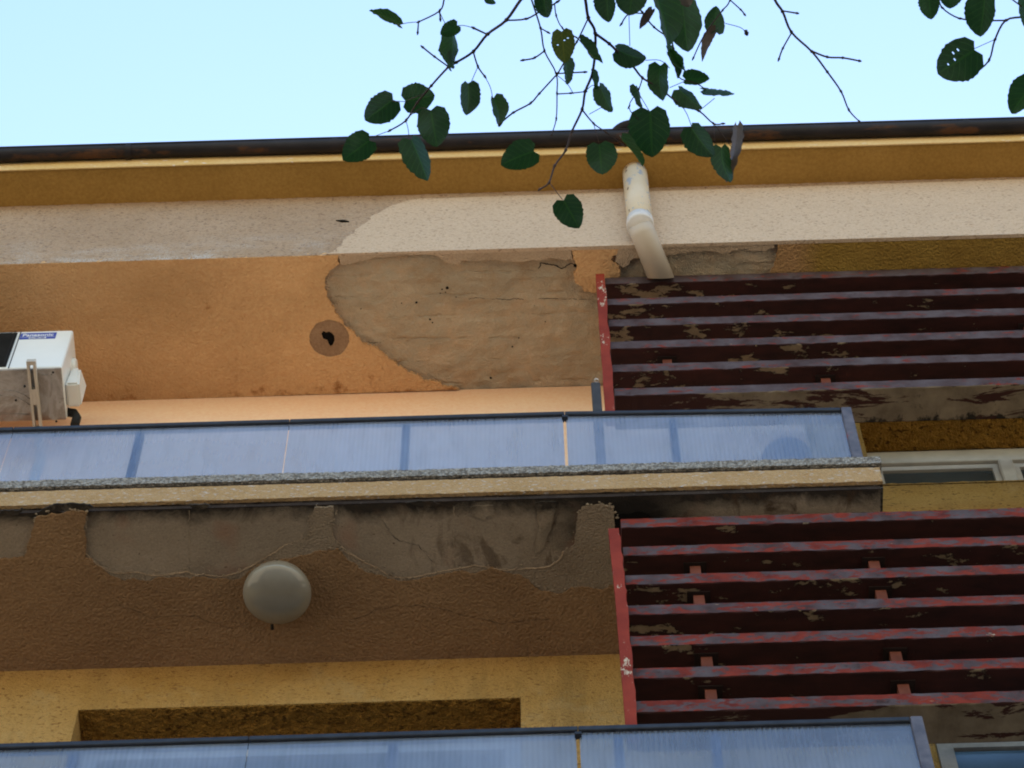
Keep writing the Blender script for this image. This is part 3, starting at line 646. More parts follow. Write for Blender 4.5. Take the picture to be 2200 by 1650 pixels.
# ------------------------------------------------------------------ gutter with its outlet funnel
def gutter():
    rho = .040; yc = 5.452-rho-.006
    lo = on_y(600, 333, 5.452); phi = math.atan2(lo.z, lo.y)
    wmin = -lo.y*math.sin(phi)+lo.z*math.cos(phi)
    zc = (wmin+rho+yc*math.sin(phi))/math.cos(phi)
    G = empty('roof_gutter', (0, yc, zc), label='dark rusting half-round gutter along the roof edge', cat='gutter')
    bm = bmesh.new(); N = 90; K = 12
    for side, rr in ((0, rho), (1, rho-.003)):
        rows = []
        for i in range(N+1):
            x = XL+(XR-XL)*i/N; sag = .004*math.sin(x*2.1)+.006*noise.noise(Vector((x*.8, 3, 1)))+.007*math.exp(-((x-.7)/.8)**2)*-1
            rows.append([bm.verts.new((x, yc+rr*math.cos(math.pi*k/K), zc+sag-rr*math.sin(math.pi*k/K))) for k in range(K+1)])
        for a, b in zip(rows, rows[1:]):
            for k in range(K): bm.faces.new((a[k], a[k+1], b[k+1], b[k]))
    fix(bm); me = bpy.data.meshes.new('channel'); bm.to_mesh(me); bm.free(); link('channel', me, M['gutter'], G, True)
    tube('front_bead', [(XL+(XR-XL)*i/40, yc-rho, zc+.003) for i in range(41)], .006, M['gutter'], G, 8)
    for x in (-2.05, -1.0, 1.05, 2.2, 3.3):
        bm = bmesh.new(); pr = []
        for s in (0, .03):
            pr.append([bm.verts.new((x+s, yc+(rho+.0025)*math.cos(math.pi*k/12), zc-(rho+.0025)*math.sin(math.pi*k/12))) for k in range(13)])
        for k in range(12): bm.faces.new((pr[0][k], pr[0][k+1], pr[1][k+1], pr[1][k]))
        me = bpy.data.meshes.new('gutter_strap'); bm.to_mesh(me); bm.free(); link('gutter_strap', me, M['gutter'], G, True)
    zt = zc+.012; c = on_z(1357, 290, zt)
    y0 = on_z(1357, 259, zt).y
    R_ = .128; cy = y0+R_
    lathe('outlet_funnel', [(.0, -.045), (.045, -.045), (.07, -.035), (.085, -.018), (.087, -.008), (.094, -.008), (R_, .0), (R_, .014), (.0, .016)], (c.x, cy, zt), M['gutter'], G, 40)
    return G
gutter()

# ------------------------------------------------------------------ downpipe
P0 = on_z(1364, 373, 14.838); J = on_y(1376, 487, P0.y)
DP = empty('downpipe', J, label='cream downpipe with flaking paint and white collar below the eave', cat='downpipe')
E1 = on_y(1418, 592, 5.775); E2 = J+(E1-J)*1.35
tube('upper_pipe', [(P0.x, P0.y, 14.90), (P0.x+(J.x-P0.x)*.5, P0.y, (14.9+J.z)/2), (J.x, J.y, J.z)], .063, M['pipe'], DP, 32)
dv = (E2-J).normalized()
lp = tube('lower_pipe', [J+Vector((0, 0, .005)), J+dv*.04, J+dv*.3, E2], [.0615, .062, .062, .062], M['pipe_clean'], DP, 32)
bm = bmesh.new(); bm.from_mesh(lp.data)           # sawn off where it meets the top slat
bmesh.ops.bisect_plane(bm, geom=bm.verts[:]+bm.edges[:]+bm.faces[:], plane_co=on_y(1400, 595, 5.797), plane_no=Vector((0, .955, -.297)), clear_outer=True)
bmesh.ops.holes_fill(bm, edges=[e for e in bm.edges if e.is_boundary], sides=0); bm.to_mesh(lp.data); bm.free()
uz = Vector((0, 0, 1))
tube('collar', [J+uz*.075, J+uz*.02, J-uz*.008], [.0655, .0675, .0655], M['collar'], DP, 32)

# ------------------------------------------------------------------ louvre screens
def fin_mesh(seed, under):
    rnd = random.Random(seed); L = 3.1; N = 120; vs, fs, mi = [], [], []
    prof = [(0, .0, .0), (0, .0, .076), (0, .006, .080), (0, .166, .080), (0, .170, .074), (0, .170, .004), (0, .164, 0), (0, .005, -.002)]
    for i in range(N+1):
        x = L*i/N; wob = .003*noise.noise(Vector((x*1.2, seed*3, 0)))
        for k, (_, y, z) in enumerate(prof):
            dz = noise.noise(Vector((x*13, k, seed)))*.0035+noise.noise(Vector((x*41, k, seed)))*.002 if k in (0, 7, 1) else 0
            vs.append((x, y+wob+(.004*noise.noise(Vector((x*20, 9, seed))) if k in (0, 7) else 0), z+wob*.7+dz))
    P = len(prof)
    for i in range(N):
        for k in range(P):
            a, b = i*P+k, i*P+(k+1) % P
            fs.append((a, b, b+P, a+P)); mi.append(1 if k in (0, 1) else 0)
    fs.append(tuple(range(P-1, -1, -1))); mi.append(1); fs.append(tuple(N*P+k for k in range(P))); mi.append(1)
    me = mesh('slat', vs, fs)
    bm = bmesh.new(); bm.from_mesh(me); fix(bm); bm.to_mesh(me); bm.free()
    for p, m_ in zip(me.polygons, mi): p.material_index = m_
    return me
FM = [fin_mesh(s, 'fin_under') for s in (1, 2, 3)]
for m_ in FM: m_.materials.append(M['fin_under']); m_.materials.append(M['fin_front'])
FB = [fin_mesh(s, 'fin_bare') for s in (4, 5)]
for m_ in FB: m_.materials.append(M['fin_bare']); m_.materials.append(M['fin_front'])
def screen(rows, xl, pole, label, seed, bare, pd, stubs, YS):
    zt = [on_y(xl+6, y, YS).z for y in rows]
    n = len(zt); st = (zt[0]-zt[-1])/(n-1)
    X0 = on_y(xl, rows[0], YS).x
    T = empty('louvre_screen', (X0, YS, zt[-1]), label=label, cat='louvre screen', group='louvre screens of the balconies')
    zs = [zt[0]-st*i for i in range(n)]
    for i, z in enumerate(zs):
        me = bare if i == n-1 else FM[(i*2+seed) % 3]
        o = bpy.data.objects.new('slat', me); C.objects.link(o); o.parent = T
        o.location = Vector((X0, YS, z-.04))-T.location
        o.rotation_euler = (math.radians(random.Random(seed*20+i).uniform(-1.5, 1.5)), 0, 0)
    # standing flat bar at the left end: slightly bent, two lengths
    for (ya, yb), dy in pole:
        bm = bmesh.new(); rows_ = []
        xa = on_y(*ya, YS-.03); xb = on_y(*yb, YS-.03)
        N = 22
        for k in range(N+1):
            p = xa+(xb-xa)*(k/N); j = .004*noise.noise(Vector((k*.45, seed, 2)))
            step = .005*((k//3) % 2)
            w0, w1 = -.021+j*.5, .021+j+step*.6
            rows_.append([bm.verts.new((p.x+w0, YS-.032-dy, p.z)), bm.verts.new((p.x+w1, YS-.032-dy, p.z)), bm.verts.new((p.x+w1, YS-.006-dy*.2, p.z)), bm.verts.new((p.x+w0, YS-.006-dy*.2, p.z))])
        for a, b in zip(rows_, rows_[1:]):
            for q in range(4): bm.faces.new((a[q], a[(q+1) % 4], b[(q+1) % 4], b[q]))
        bm.faces.new(rows_[0]); bm.faces.new(rows_[-1][::-1]); fix(bm)
        me = bpy.data.meshes.new('end_bar'); bm.to_mesh(me); bm.free(); link('end_bar', me, M['bar'], T)
    for ip, px in enumerate(PX):
        for i in range(n-1):
            if (ip, i) not in stubs: continue
            za, zb = zs[i]-.041, zs[i+1]+.041
            box('post', (px-.021, px+.021), (YS+pd, YS+pd+.03), (zb, za-.006), M['stub'], T)
            box('bracket_plate', (px-.045, px+.045), (YS+pd-.014, YS+.12), (za-.008, za-.0005), M['plate'], T)
    return T, zs
PX = (on_y(1490, 1225, 5.84).x, on_y(1870, 1215, 5.84).x, on_y(1870, 1215, 5.84).x+1.0)
SU, zsu = screen([603.5, 650.5, 696, 742, 791, 842.5], 1300, [(((1289, 589), (1312, 905)), 0)], 'upper peeling maroon louvre screen below the downpipe', 1, FB[0], .058, {(0, 3), (1, 4), (2, 2), (2, 4)}, 5.80)
SLo, zsl = screen([1124, 1184, 1247, 1311, 1377, 1447, 1519], 1334, [(((1318, 1136), (1333, 1276)), .0), (((1332, 1266), (1360, 1600)), .004)], 'lower red louvre screen in front of the dark soffit', 2, FB[1], .050, {(0, 1), (1, 1), (0, 2), (1, 2), (0, 4), (1, 4), (0, 5), (1, 5), (2, 1), (2, 3)}, 5.715)

# ------------------------------------------------------------------ glass balustrades
def balustrade(zb, zr, joints, posts, label, seed, wide):
    """zr(x) top of the rail, zb(x) foot of the glass"""
    xe = joints[-1]
    T = empty('glass_balustrade', (joints[0], 5.66, zb), label=label, cat='balustrade', group='ribbed glass balustrades')
    for i, (a, b) in enumerate(zip(joints, joints[1:])):
        ga, gb = a+(.005 if a == wide else .0015), b-(.008 if b == wide else .0015)
        vs = []
        for y in (5.655, 5.661): vs += [(ga, y, zb), (gb, y, zb), (gb, y, zr(gb)-.0285), (ga, y, zr(ga)-.0285)]
        me = mesh('glass_panel', vs, [(0, 1, 2, 3), (7, 6, 5, 4), (0, 4, 5, 1), (1, 5, 6, 2), (2, 6, 7, 3), (3, 7, 4, 0)])
        link('glass_panel', me, M['glass'], T)
    for i, (a, b) in enumerate(zip(joints, joints[1:])):
        vs = []
        for y0, dz in ((5.640, 0), (5.685, 0)): pass
        a2, b2 = a+.001, b-.001
        vs = [(a2, 5.642, zr(a2)-.028), (b2, 5.642, zr(b2)-.028), (b2, 5.642, zr(b2)), (a2, 5.642, zr(a2)), (a2, 5.684, zr(a2)-.028), (b2, 5.684, zr(b2)-.028), (b2, 5.684, zr(b2)), (a2, 5.684, zr(a2))]
        me = mesh('top_rail', vs, [(3, 2, 1, 0), (4, 5, 6, 7), (0, 1, 5, 4), (1, 2, 6, 5), (2, 3, 7, 6), (3, 0, 4, 7)])
        bm = bmesh.new(); bm.from_mesh(me); bmesh.ops.bevel(bm, geom=bm.edges[:], offset=.003, segments=1, affect='EDGES'); fix(bm); bm.to_mesh(me); bm.free()
        link('top_rail', me, M['rail'], T)
    box('end_post', (xe+.0005, xe+.045), (5.640, 5.70), (zb-.03, zr(xe)+.001), M['end_frame'], T, .006, 2)
    for x in posts: box('post', (x-.017, x+.017), (5.664, 5.700), (zb-.04, zr(x)-.047), M['rail'], T, .002)
    for x in [j for j in joints if j == wide]: box('clip', (x-.012, x+.012), (5.638, 5.66), (zr(x)-.062, zr(x)-.046), M['rail'], T)
    return T
JU = [-5.8, -4.62, -3.44, -2.253, -1.063, .120, 1.302]
zru = lambda x: 12.166 if x < .13 else 12.160-(x-.13)*.03
GU = balustrade(11.622, zru, JU, (-4.0, -2.85, -1.705, -.561, .579), 'upper ribbed blue glass balustrade above the pebble slab edge', 1, .120)
gp = on_y(1284, 885, 5.72)
box('tall_post', (gp.x-.021, gp.x+.021), (5.715, 5.735), (11.63, on_y(1284, 822, 5.72).z), M['post_grey'], GU, .008, 2)
lathe('eyelet', [(.006, -.003), (.011, -.003), (.011, .003), (.006, .003), (.006, -.003)], (gp.x+.004, 5.712, on_y(1288, 818, 5.712).z), M['collar'], GU, 16)
for k, px in enumerate((1682, 1691, 1710, 1718, 1729, 1741, 1758, 1786)):
    p = on_y(px, 884, 5.662); z0 = zru(p.x)
    tube('wire_tie', [(p.x-.012, 5.65, z0+.002), (p.x-.004, 5.655, z0+.016+.006*(k % 3)), (p.x+.006, 5.66, z0+.014), (p.x+.012, 5.67, z0+.002)], .0045, M['fan_dark'], GU, 6)
jl = on_y(1243, 1600, 5.66).x; jw = on_y(530, 1630, 5.66).x; je = on_y(1966, 1600, 5.66).x
JLo = [jw-3*(jl-jw), jw-2*(jl-jw), jw-(jl-jw), jw, jl, je]
zrl = lambda x: 9.515+.012*max(0, min(1, (x+2)/2.3))
GL_ = balustrade(8.93, zrl, JLo, (on_y(160, 1640, 5.70).x, on_y(845, 1630, 5.70).x, on_y(1312, 1630, 5.70).x+.03, on_y(1540, 1630, 5.7).x), 'lower ribbed blue glass balustrade at the bottom of the picture', 2, jl)
# round pot standing behind the upper glass
pp = on_y(1690, 985, 5.80)
pot = lathe('plant_pot', [(0, 0), (.070, 0), (.078, .02), (.100, .29), (.110, .295), (.110, .325), (.098, .325), (.092, .30), (.0, .29)], (0, 0, 0), M['dark_blob'], None, 32)
pot.location = (pp.x, 5.80, 11.62); tag(pot, 'dark round plant pot seen as a blur through the upper glass', 'plant pot')

# ------------------------------------------------------------------ ceiling lamp
lc = on_z(595, 1278, 11.29); LR = .141
LP = empty('ceiling_lamp', (lc.x, lc.y, ZL), label='round milky glass ceiling lamp on the brown balcony soffit', cat='lamp')
lathe('base_ring', [(0, .0), (.122, .0), (.126, -.006), (.126, -.026), (0, -.026)], (lc.x, lc.y, ZL), M['lamp_base'], LP, 48)
lathe('glass_globe', [(.118, -.022), (.134, -.030), (.141, -.046), (.1405, -.058)]+[(LR*math.cos(a), -.058-.062*math.sin(a)) for a in [i*math.pi/2/14 for i in range(1, 15)]], (lc.x, lc.y, ZL), M['lamp'], LP, 64)
sc = on_z(585, 1350, ZL-.03)
tube('fixing_screw', [(sc.x, sc.y-.03, ZL-.03), (sc.x, sc.y+.004, ZL-.03)], [.006, .007], M['fan_dark'], LP, 10)

# ------------------------------------------------------------------ air conditioner
AX0, AX1 = -3.00, -2.232
AF, AB, AZ0, AZ1 = 5.93, 6.205, 13.435, 13.885
A = empty('air_conditioner', (-2.6, 6.07, AZ0), label='white outdoor air conditioner unit under the orange soffit', cat='air conditioner')
box('casing', (AX0, AX1), (AF, AB), (AZ0+.012, AZ1), M['ac_white'], A, .012, 3)
box('base_pan', (AX0+.004, AX1-.004), (AF+.003, AB-.003), (AZ0, AZ0+.0115), M['pan'], A, .003)
gx = on_y(28, 745, AF).x
box('fan_opening', (AX0+.03, gx), (AF-.004, AF-.0005), (AZ0+.025, AZ1-.025), M['fan_dark'], A)
bm = bmesh.new()
for k in range(40):
    z = AZ0+.03+k*(AZ1-AZ0-.06)/39; tube_bm(bm, [(AX0+.03, AF-.009, z), (gx-.003, AF-.009, z)], .0016, 5)
for k in range(6):
    x = gx-.01-k*.09; tube_bm(bm, [(x, AF-.012, AZ0+.025), (x, AF-.012, AZ1-.025)], .002, 5)
me = bpy.data.meshes.new('fan_guard'); bm.to_mesh(me); bm.free(); link('fan_guard', me, M['fan_dark'], A)
box('panel_seam', (gx+.012, gx+.016), (AF-.002, AF+.001), (AZ0+.012, AZ1-.004), M['fan_dark'], A)
# pressed ribs and screws of the base pan
ribs = [[(5, 838), (30, 840), (50, 848), (66, 858)], [(0, 850), (28, 850), (52, 862), (64, 870)], [(90, 805), (108, 806), (112, 830), (108, 852)], [(0, 888), (30, 889), (64, 890)]]
for l in ribs: tube('pressed_rib', [on_z(x, y, AZ0-.0005) for x, y in l], .003, M['pan'], A, 8)
for x, y in ((114, 800), (121, 905), (53, 830), (34, 860)): lathe('screw', [(0, -.003), (.005, -.003), (.006, .0)], tuple(on_z(x, y, AZ0)), M['fan_dark'], A, 10)
# valve cover, conduit and drain elbow on the right side
zv = AZ0+.03; yv = on_z(140, 824, zv).y
bm = bmesh.new(); bmesh.ops.create_cube(bm, size=1)
for v in bm.verts:
    tp = v.co.z > 0
    v.co = Vector((AX1+.002 if v.co.x < 0 else AX1+(.045 if tp and v.co.y < 0 else .070), yv+(.022 if tp else 0) if v.co.y < 0 else yv+.125, zv+(.235 if tp else 0)))
bmesh.ops.bevel(bm, geom=bm.edges[:], offset=.010, segments=2, affect='EDGES'); me = bpy.data.meshes.new('valve_cover'); bm.to_mesh(me); bm.free(); link('valve_cover', me, M['ac_cover'], A)
lathe('side_vent', [(0, .018), (.038, .018), (.044, .013), (.047, .0)], (AX1, yv+.05, zv+.30), M['ac_cover'], A, 28, 'X')
tube('drain_elbow', [(AX1-.02, yv+.16, zv+.03), (AX1+.03, yv+.165, zv+.02), (AX1+.045, yv+.175, zv-.01), (AX1+.04, yv+.19, zv-.06)], .022, M['fan_dark'], A, 14)
# maker's label
lx0, lx1 = on_y(44, 722, AF).x, on_y(120, 722, AF).x
lz1, lz0 = on_y(80, 716, AF).z, on_y(80, 728.5, AF).z
bd = box('name_plate', (lx0, lx1), (AF-.002, AF-.0003), (lz0, lz1), M['logo_blue'], A)
def text(body, cx, z0, height, width, off, y):
    cu = bpy.data.curves.new('lettering', 'FONT'); cu.body = body; cu.size = 1; cu.align_x = 'LEFT'; cu.offset = off; cu.extrude = .01
    ob = bpy.data.objects.new('lettering_tmp', cu); C.objects.link(ob)
    bpy.context.view_layer.update()
    me = bpy.data.meshes.new_from_object(ob.evaluated_get(bpy.context.evaluated_depsgraph_get()))
    bpy.data.objects.remove(ob)
    xs = [v.co.x for v in me.vertices]; ys = [v.co.y for v in me.vertices]
    sx, sy = width/(max(xs)-min(xs)), height/(max(ys)-min(ys))
    for v in me.vertices: v.co = Vector((cx+(v.co.x-min(xs)-(max(xs)-min(xs))/2)*sx, y-.0006-(v.co.z > 0)*.0008, z0+(v.co.y-min(ys))*sy))
    me.name = 'lettering'; return me
w = lx1-lx0; cx = (lx0+lx1)/2; hh = lz1-lz0
link('lettering', text('Panasonic', cx, lz0+hh*.40, hh*.44, w*.86, .018, AF-.002), M['logo_white'], bd)
st_ = box('lettering_strip', (cx-w*.24, cx+w*.24), (AF-.0026, AF-.0021), (lz0+.002, lz0+hh*.26), M['logo_white'], bd)
link('lettering', text('INVERTER', cx, lz0+hh*.05, hh*.17, w*.42, .01, AF-.0027), M['logo_blue'], bd)
for k, y in enumerate((.30,)): box('label_line', (lx0+.004, lx1-.004), (AF-.0025, AF-.0021), (lz0+hh*.29, lz0+hh*.32), M['ac_white'], bd)
# wall brackets under the unit
def bracket(px0, px1, label):
    xa = on_z(px0, 850, AZ0-.03).x; xb = xa+.042
    y0 = on_z(70, 776, AZ0-.03).y
    K = empty('wall_bracket', (xa, YW, AZ0-.03), label=label, cat='bracket', group='brackets under the air conditioner')
    z0, z1 = AZ0-.034, AZ0-.004
    sl = [(.10, .20), (.28, .36)]
    ln = YW-y0
    parts = [((xa, xa+.012), (y0, YW-.001), (z0, z1)), ((xb-.012, xb), (y0, YW-.001), (z0, z1))]
    ys = [y0, y0+.02, y0+.145, y0+.225, y0+.345, YW-.001]
    for a, b in ((ys[0], ys[1]), (ys[2], ys[3]), (ys[4], ys[5])): parts.append(((xa+.0125, xb-.0125), (a, b), (z0+.001, z1-.001)))
    boxes('arm', parts, M['bracket'], K)
    box('wall_plate', (xa-.004, xb+.004), (YW-.008, YW-.001), (z0-.30, z1), M['bracket'], K, .002)
    return K
bracket(64, 90, 'slotted steel bracket under the right end of the air conditioner')

# ------------------------------------------------------------------ tree: hanging twigs with leaves in front of the facade
TR = empty('tree', (3.4, .6, GROUND), label='leafy tree whose thin twigs hang across the top of the view', cat='tree')
DD = 6.5
def depth(x, y): return DD+.22*math.sin(x/310.0+1)+.12*math.sin(y/150.0)
def tp(x, y): return on_d(x, y, depth(x, y))
r2 = lambda l: [(640+x/2.973, y/2.973) for x, y in l]
r3 = lambda l: [(1280+x/2.391, y/2.391) for x, y in l]
def smooth_line(p, sub=4):
    out = []
    for i in range(len(p)-1):
        a, b, c, d = p[max(i-1, 0)], p[i], p[i+1], p[min(i+2, len(p)-1)]
        for k in range(sub):
            t = k/sub
            out.append(.5*((2*b)+(-a+c)*t+(2*a-5*b+4*c-d)*t*t+(-a+3*b-3*c+d)*t**3))
    return out+[p[-1]]
def twigs(lines, up=None):
    """one branch: list of (pixel polyline, start radius, end radius)"""
    bm = bmesh.new()
    for l, ra, rb in lines:
        nodes = [tp(*q) if not isinstance(q, Vector) else q for q in l]
        p = smooth_line(nodes) if len(nodes) > 2 else nodes
        tube_bm(bm, p, [ra+(rb-ra)*i/(len(p)-1)*1.0 for i in range(len(p))], 7)
        if ra > .0012:
            for i, q in enumerate(nodes[1:]):          # buds and nodes
                r = (ra+(rb-ra)*(i+1)/len(nodes))*1.0
                d = (nodes[i+1]-nodes[i]).normalized()
                tube_bm(bm, [q-d*.006, q-d*.001, q+d*.005], [r*.8, r*1.35+.0006, r*.7], 7)
    fix(bm); me = bpy.data.meshes.new('branch'); bm.to_mesh(me); bm.free()
    return link('branch', me, M['bark'], TR, True)
hub = lambda x, y: on_d(x, y, 6.5)
limb = [Vector((3.4, .6, 4.6)), Vector((2.6, .95, 5.7)), on_d(2350, -420, 6.7), on_d(1900, -480, 6.6), on_d(1500, -460, 6.5), on_d(1050, -430, 6.5), on_d(700, -420, 6.4)]
bm = bmesh.new(); pl = smooth_line(limb, 6); tube_bm(bm, pl, [.06-.05*i/(len(pl)-1) for i in range(len(pl))], 12)
fix(bm); me = bpy.data.meshes.new('limb'); bm.to_mesh(me); bm.free(); link('limb', me, M['trunk'], TR, True)
tube('trunk', smooth_line([Vector((3.4, .6, GROUND-.1)), Vector((3.43, .62, .6)), Vector((3.36, .6, 2.6)), Vector((3.4, .6, 4.6)), Vector((3.5, .5, 7.2)), Vector((3.55, .45, 9.5))], 6), [.17-.006*i for i in range(31-0)][:31], M['trunk'], TR, 18)
T0, T1, T2, PT = .0036, .0021, .0016, .0008     # twig radii, petiole radius
brA = twigs([([hub(1180, -440)]+r2([(1560, -160), (1430, -10), (1330, 130), (1210, 220), (1120, 330), (1010, 400), (960, 430), (850, 550), (760, 660), (690, 770), (585, 835)]), T0, .0016),
    (r2([(585, 835), (490, 870)]), PT, PT), (r2([(1330, 130), (1460, 120), (1560, 65), (1660, 10), (1720, -60)]), .0018, .0018), (r2([(1210, 220), (1120, 178)]), .0018, .0022), (r2([(1120, 178), (1060, 163), (1010, 165)]), PT, PT),
    (r2([(960, 425), (870, 360), (795, 300)]), T2, .0018), (r2([(1120, 330), (1150, 425), (1195, 490)]), .0018, .0016), (r2([(1195, 490), (1230, 560), (1245, 635)]), PT, PT), (r2([(1150, 425), (1100, 540)]), PT, PT), (r2([(690, 770), (705, 830), (712, 920)]), PT, PT),
    (r2([(700, 650), (600, 645)]), PT, PT), (r2([(965, 425), (985, 250), (960, 200)]), PT, PT), (r2([(690, 760), (790, 690), (850, 712)]), PT, PT), (r2([(800, 600), (700, 640)]), PT, PT)])
brB = twigs([([hub(900, -425)]+r2([(960, -140), (935, -10), (905, 70), (770, 140)]), T1, .0015), (r2([(770, 140), (700, 146), (640, 160)]), PT, PT), (r2([(905, 70), (910, 125)]), .0015, .002), (r2([(905, 75), (930, 130), (958, 180)]), PT, PT), (r2([(770, 140), (765, 210)]), .0014, .0018)])
brC = twigs([([hub(1250, -445)]+r2([(1440, -170), (1490, -10), (1550, 180), (1575, 325), (1650, 470), (1655, 600), (1650, 760), (1620, 860)]), T1, .0011), (r2([(1550, 180), (1600, 208)]), .0013, .0016), (r2([(1575, 325), (1510, 370), (1435, 385)]), .0016, .0018),
    (r2([(1650, 480), (1540, 600), (1485, 660), (1375, 720), (1290, 790)]), T2, .0019), (r2([(1655, 470), (1740, 465), (1835, 460)]), .0015, .0017), (r2([(1655, 600), (1745, 595), (1835, 585)]), .0015, .0012), (r2([(1655, 480), (1720, 535), (1760, 600)]), PT, PT)])
brD = twigs([([hub(1380, -455)]+r2([(1800, -170), (1835, -10), (1855, 115), (1900, 215), (1885, 450), (1835, 585), (1815, 700), (1750, 840), (1710, 960), (1640, 1060), (1605, 1165), (1545, 1210)]), T0, .0016), (r2([(1855, 115), (1780, 270), (1700, 400), (1660, 470)]), T2, .0016),
    (r2([(1900, 215), (1990, 280), (2040, 330)])+r3([(105, 260), (190, 340), (240, 400), (330, 455), (440, 540), (530, 570), (605, 635), (655, 635)]), .0030, .0014),
    (r2([(1815, 700), (1890, 790), (1970, 845), (2080, 930)]), .0018, .0009), (r2([(1890, 795), (1925, 920)]), PT, PT), (r2([(1605, 1165), (1690, 1275)]), PT, PT), (r2([(1835, 585), (1880, 545), (1905, 560)]), PT, PT), (r2([(1860, 730), (1950, 680)]), PT, PT),
    (r3([(440, 540), (470, 590), (495, 660)]), PT, PT), (r3([(605, 635), (612, 740)]), PT, PT), (r3([(605, 635), (650, 690), (700, 760)]), PT, PT), (r3([(240, 400), (220, 460), (170, 550), (225, 620)]), .0014, .0009), (r3([(215, 470), (280, 580)]), PT, PT), (r3([(530, 570), (610, 505)]), PT, PT), (r3([(380, 450), (450, 420)]), PT, PT), (r3([(255, 310), (330, 310), (380, 350)]), PT, PT)])
brF = twigs([([hub(1480, -460)]+r3([(180, -220), (200, -10), (240, 65), (300, 140), (380, 200), (400, 250), (420, 390), (520, 430), (570, 465)]), T1, .0012), (r3([(170, 70), (175, 235)]), PT, PT), (r3([(250, 70), (170, 72), (130, 125)]), .0013, .0016), (r2([(1640, 30), (1650, 100), (1690, 180), (1780, 240), (1835, 300)]), .0014, .0009)])
brG = twigs([([hub(1620, -465)]+r3([(760, -200), (690, 0), (650, 55), (560, 175), (500, 300)]), T2, .0013), (r3([(690, 0), (745, 50), (765, 75)]), .0013, .0017), (r3([(665, 120), (740, 140), (768, 162)]), PT, PT), (r3([(770, 158), (775, 172)]), .004, .003)])
brH = twigs([([hub(1590, -462)]+r3([(820, -230), (915, -10), (960, 60), (1005, 165), (1110, 265), (1190, 370), (1260, 470), (1300, 565), (1355, 625)]), .0034, .0014), (r3([(955, 55), (1035, 68)]), .0016, .0020), (r3([(1005, 170), (960, 250), (940, 305)]), .0016, .0018), (r3([(1115, 265), (1190, 293), (1270, 297), (1355, 313)]), .0022, .0020)])
brI = twigs([([hub(2250, -440)]+r3([(2330, -180), (2260, 60), (2200, 85), (2105, 105), (2050, 205), (2020, 310), (1945, 380)]), .0030, .0018), (r3([(2105, 105), (2000, 105), (1870, 95), (1780, 40), (1760, -20)]), .0020, .0015), (r3([(2045, 205), (1945, 250)]), PT, PT), (r3([(2260, 60), (2200, 40), (2130, -10)]), .0016, .0016), (r3([(2260, 60), (2320, 300), (2240, 440)]), .0016, .0012)])

def leaf_mesh(L, W, seed, serr=1.0, hole=False, fold=.25):
    """heart-shaped toothed blade: base at origin, tip along +x, width along y, folded on the midrib"""
    rnd = random.Random(seed); N = 16; curl = rnd.uniform(.04, .16); ripple = rnd.uniform(.0, .04); asym = rnd.uniform(-.12, .12)
    vs, fs = [], []
    def half(t):                                  # half width at t in 0..1
        return W*.5*(math.sin(math.pi*min(1, (t*.90+.10)**.74))**.62)
    for i in range(N+1):
        t = i/N; hw = half(t) if 0 < i < N else (W*.10 if i == 0 else W*.015)
        for k, f in enumerate((-1, -.62, -.3, 0, .3, .62, 1)):
            x = t*L; back = 0
            if i <= 2 and abs(f) > .2: x -= (abs(f))*L*.11*(1-i/3)         # heart lobes behind the stalk
            y = f*hw*(1+asym*(1 if f > 0 else -1))*(1.9 if i == 0 and abs(f) > .2 else 1)
            if abs(f) == 1 and 0 < i < N: y *= 1+serr*(.03 if i % 2 else -.015)+rnd.uniform(-.03, .03)*serr
            z = -fold*abs(y)+curl*L*math.sin(t*2.4+seed)+ripple*L*math.sin(t*9+seed*2)*f+.10*L*(t-.5)**2*rnd.uniform(.9, 1.1)+(abs(f) > .9)*rnd.uniform(-.02, .02)*L
            vs.append((x, y, z))
    gone = set()
    if hole:
        for _ in range(hole): gone.add((rnd.randrange(3, N-4), rnd.choice((1, 2, 3, 4))))
    for i in range(N):
        for k in range(6):
            a = i*7+k
            if (i, k) in gone:
                c = sum((Vector(vs[q]) for q in (a, a+1, a+8, a+7)), Vector())/4; b0 = len(vs)
                vs += [tuple(c+(Vector(vs[q])-c)*.45) for q in (a, a+7, a+8, a+1)]
                q4 = (a, a+7, a+8, a+1)
                for j in range(4): fs.append((q4[j], q4[(j+1) % 4], b0+(j+1) % 4, b0+j))
            else: fs.append((a, a+7, a+8, a+1))
    me = mesh('leaf', vs, fs); uv = me.uv_layers.new(name='blade')
    for lp_ in me.loops:
        k = lp_.vertex_index
        uv.data[lp_.index].uv = ((k//7)/N, (-1, -.62, -.3, 0, .3, .62, 1)[k % 7]) if k < (N+1)*7 else (.5, .5)
    return me
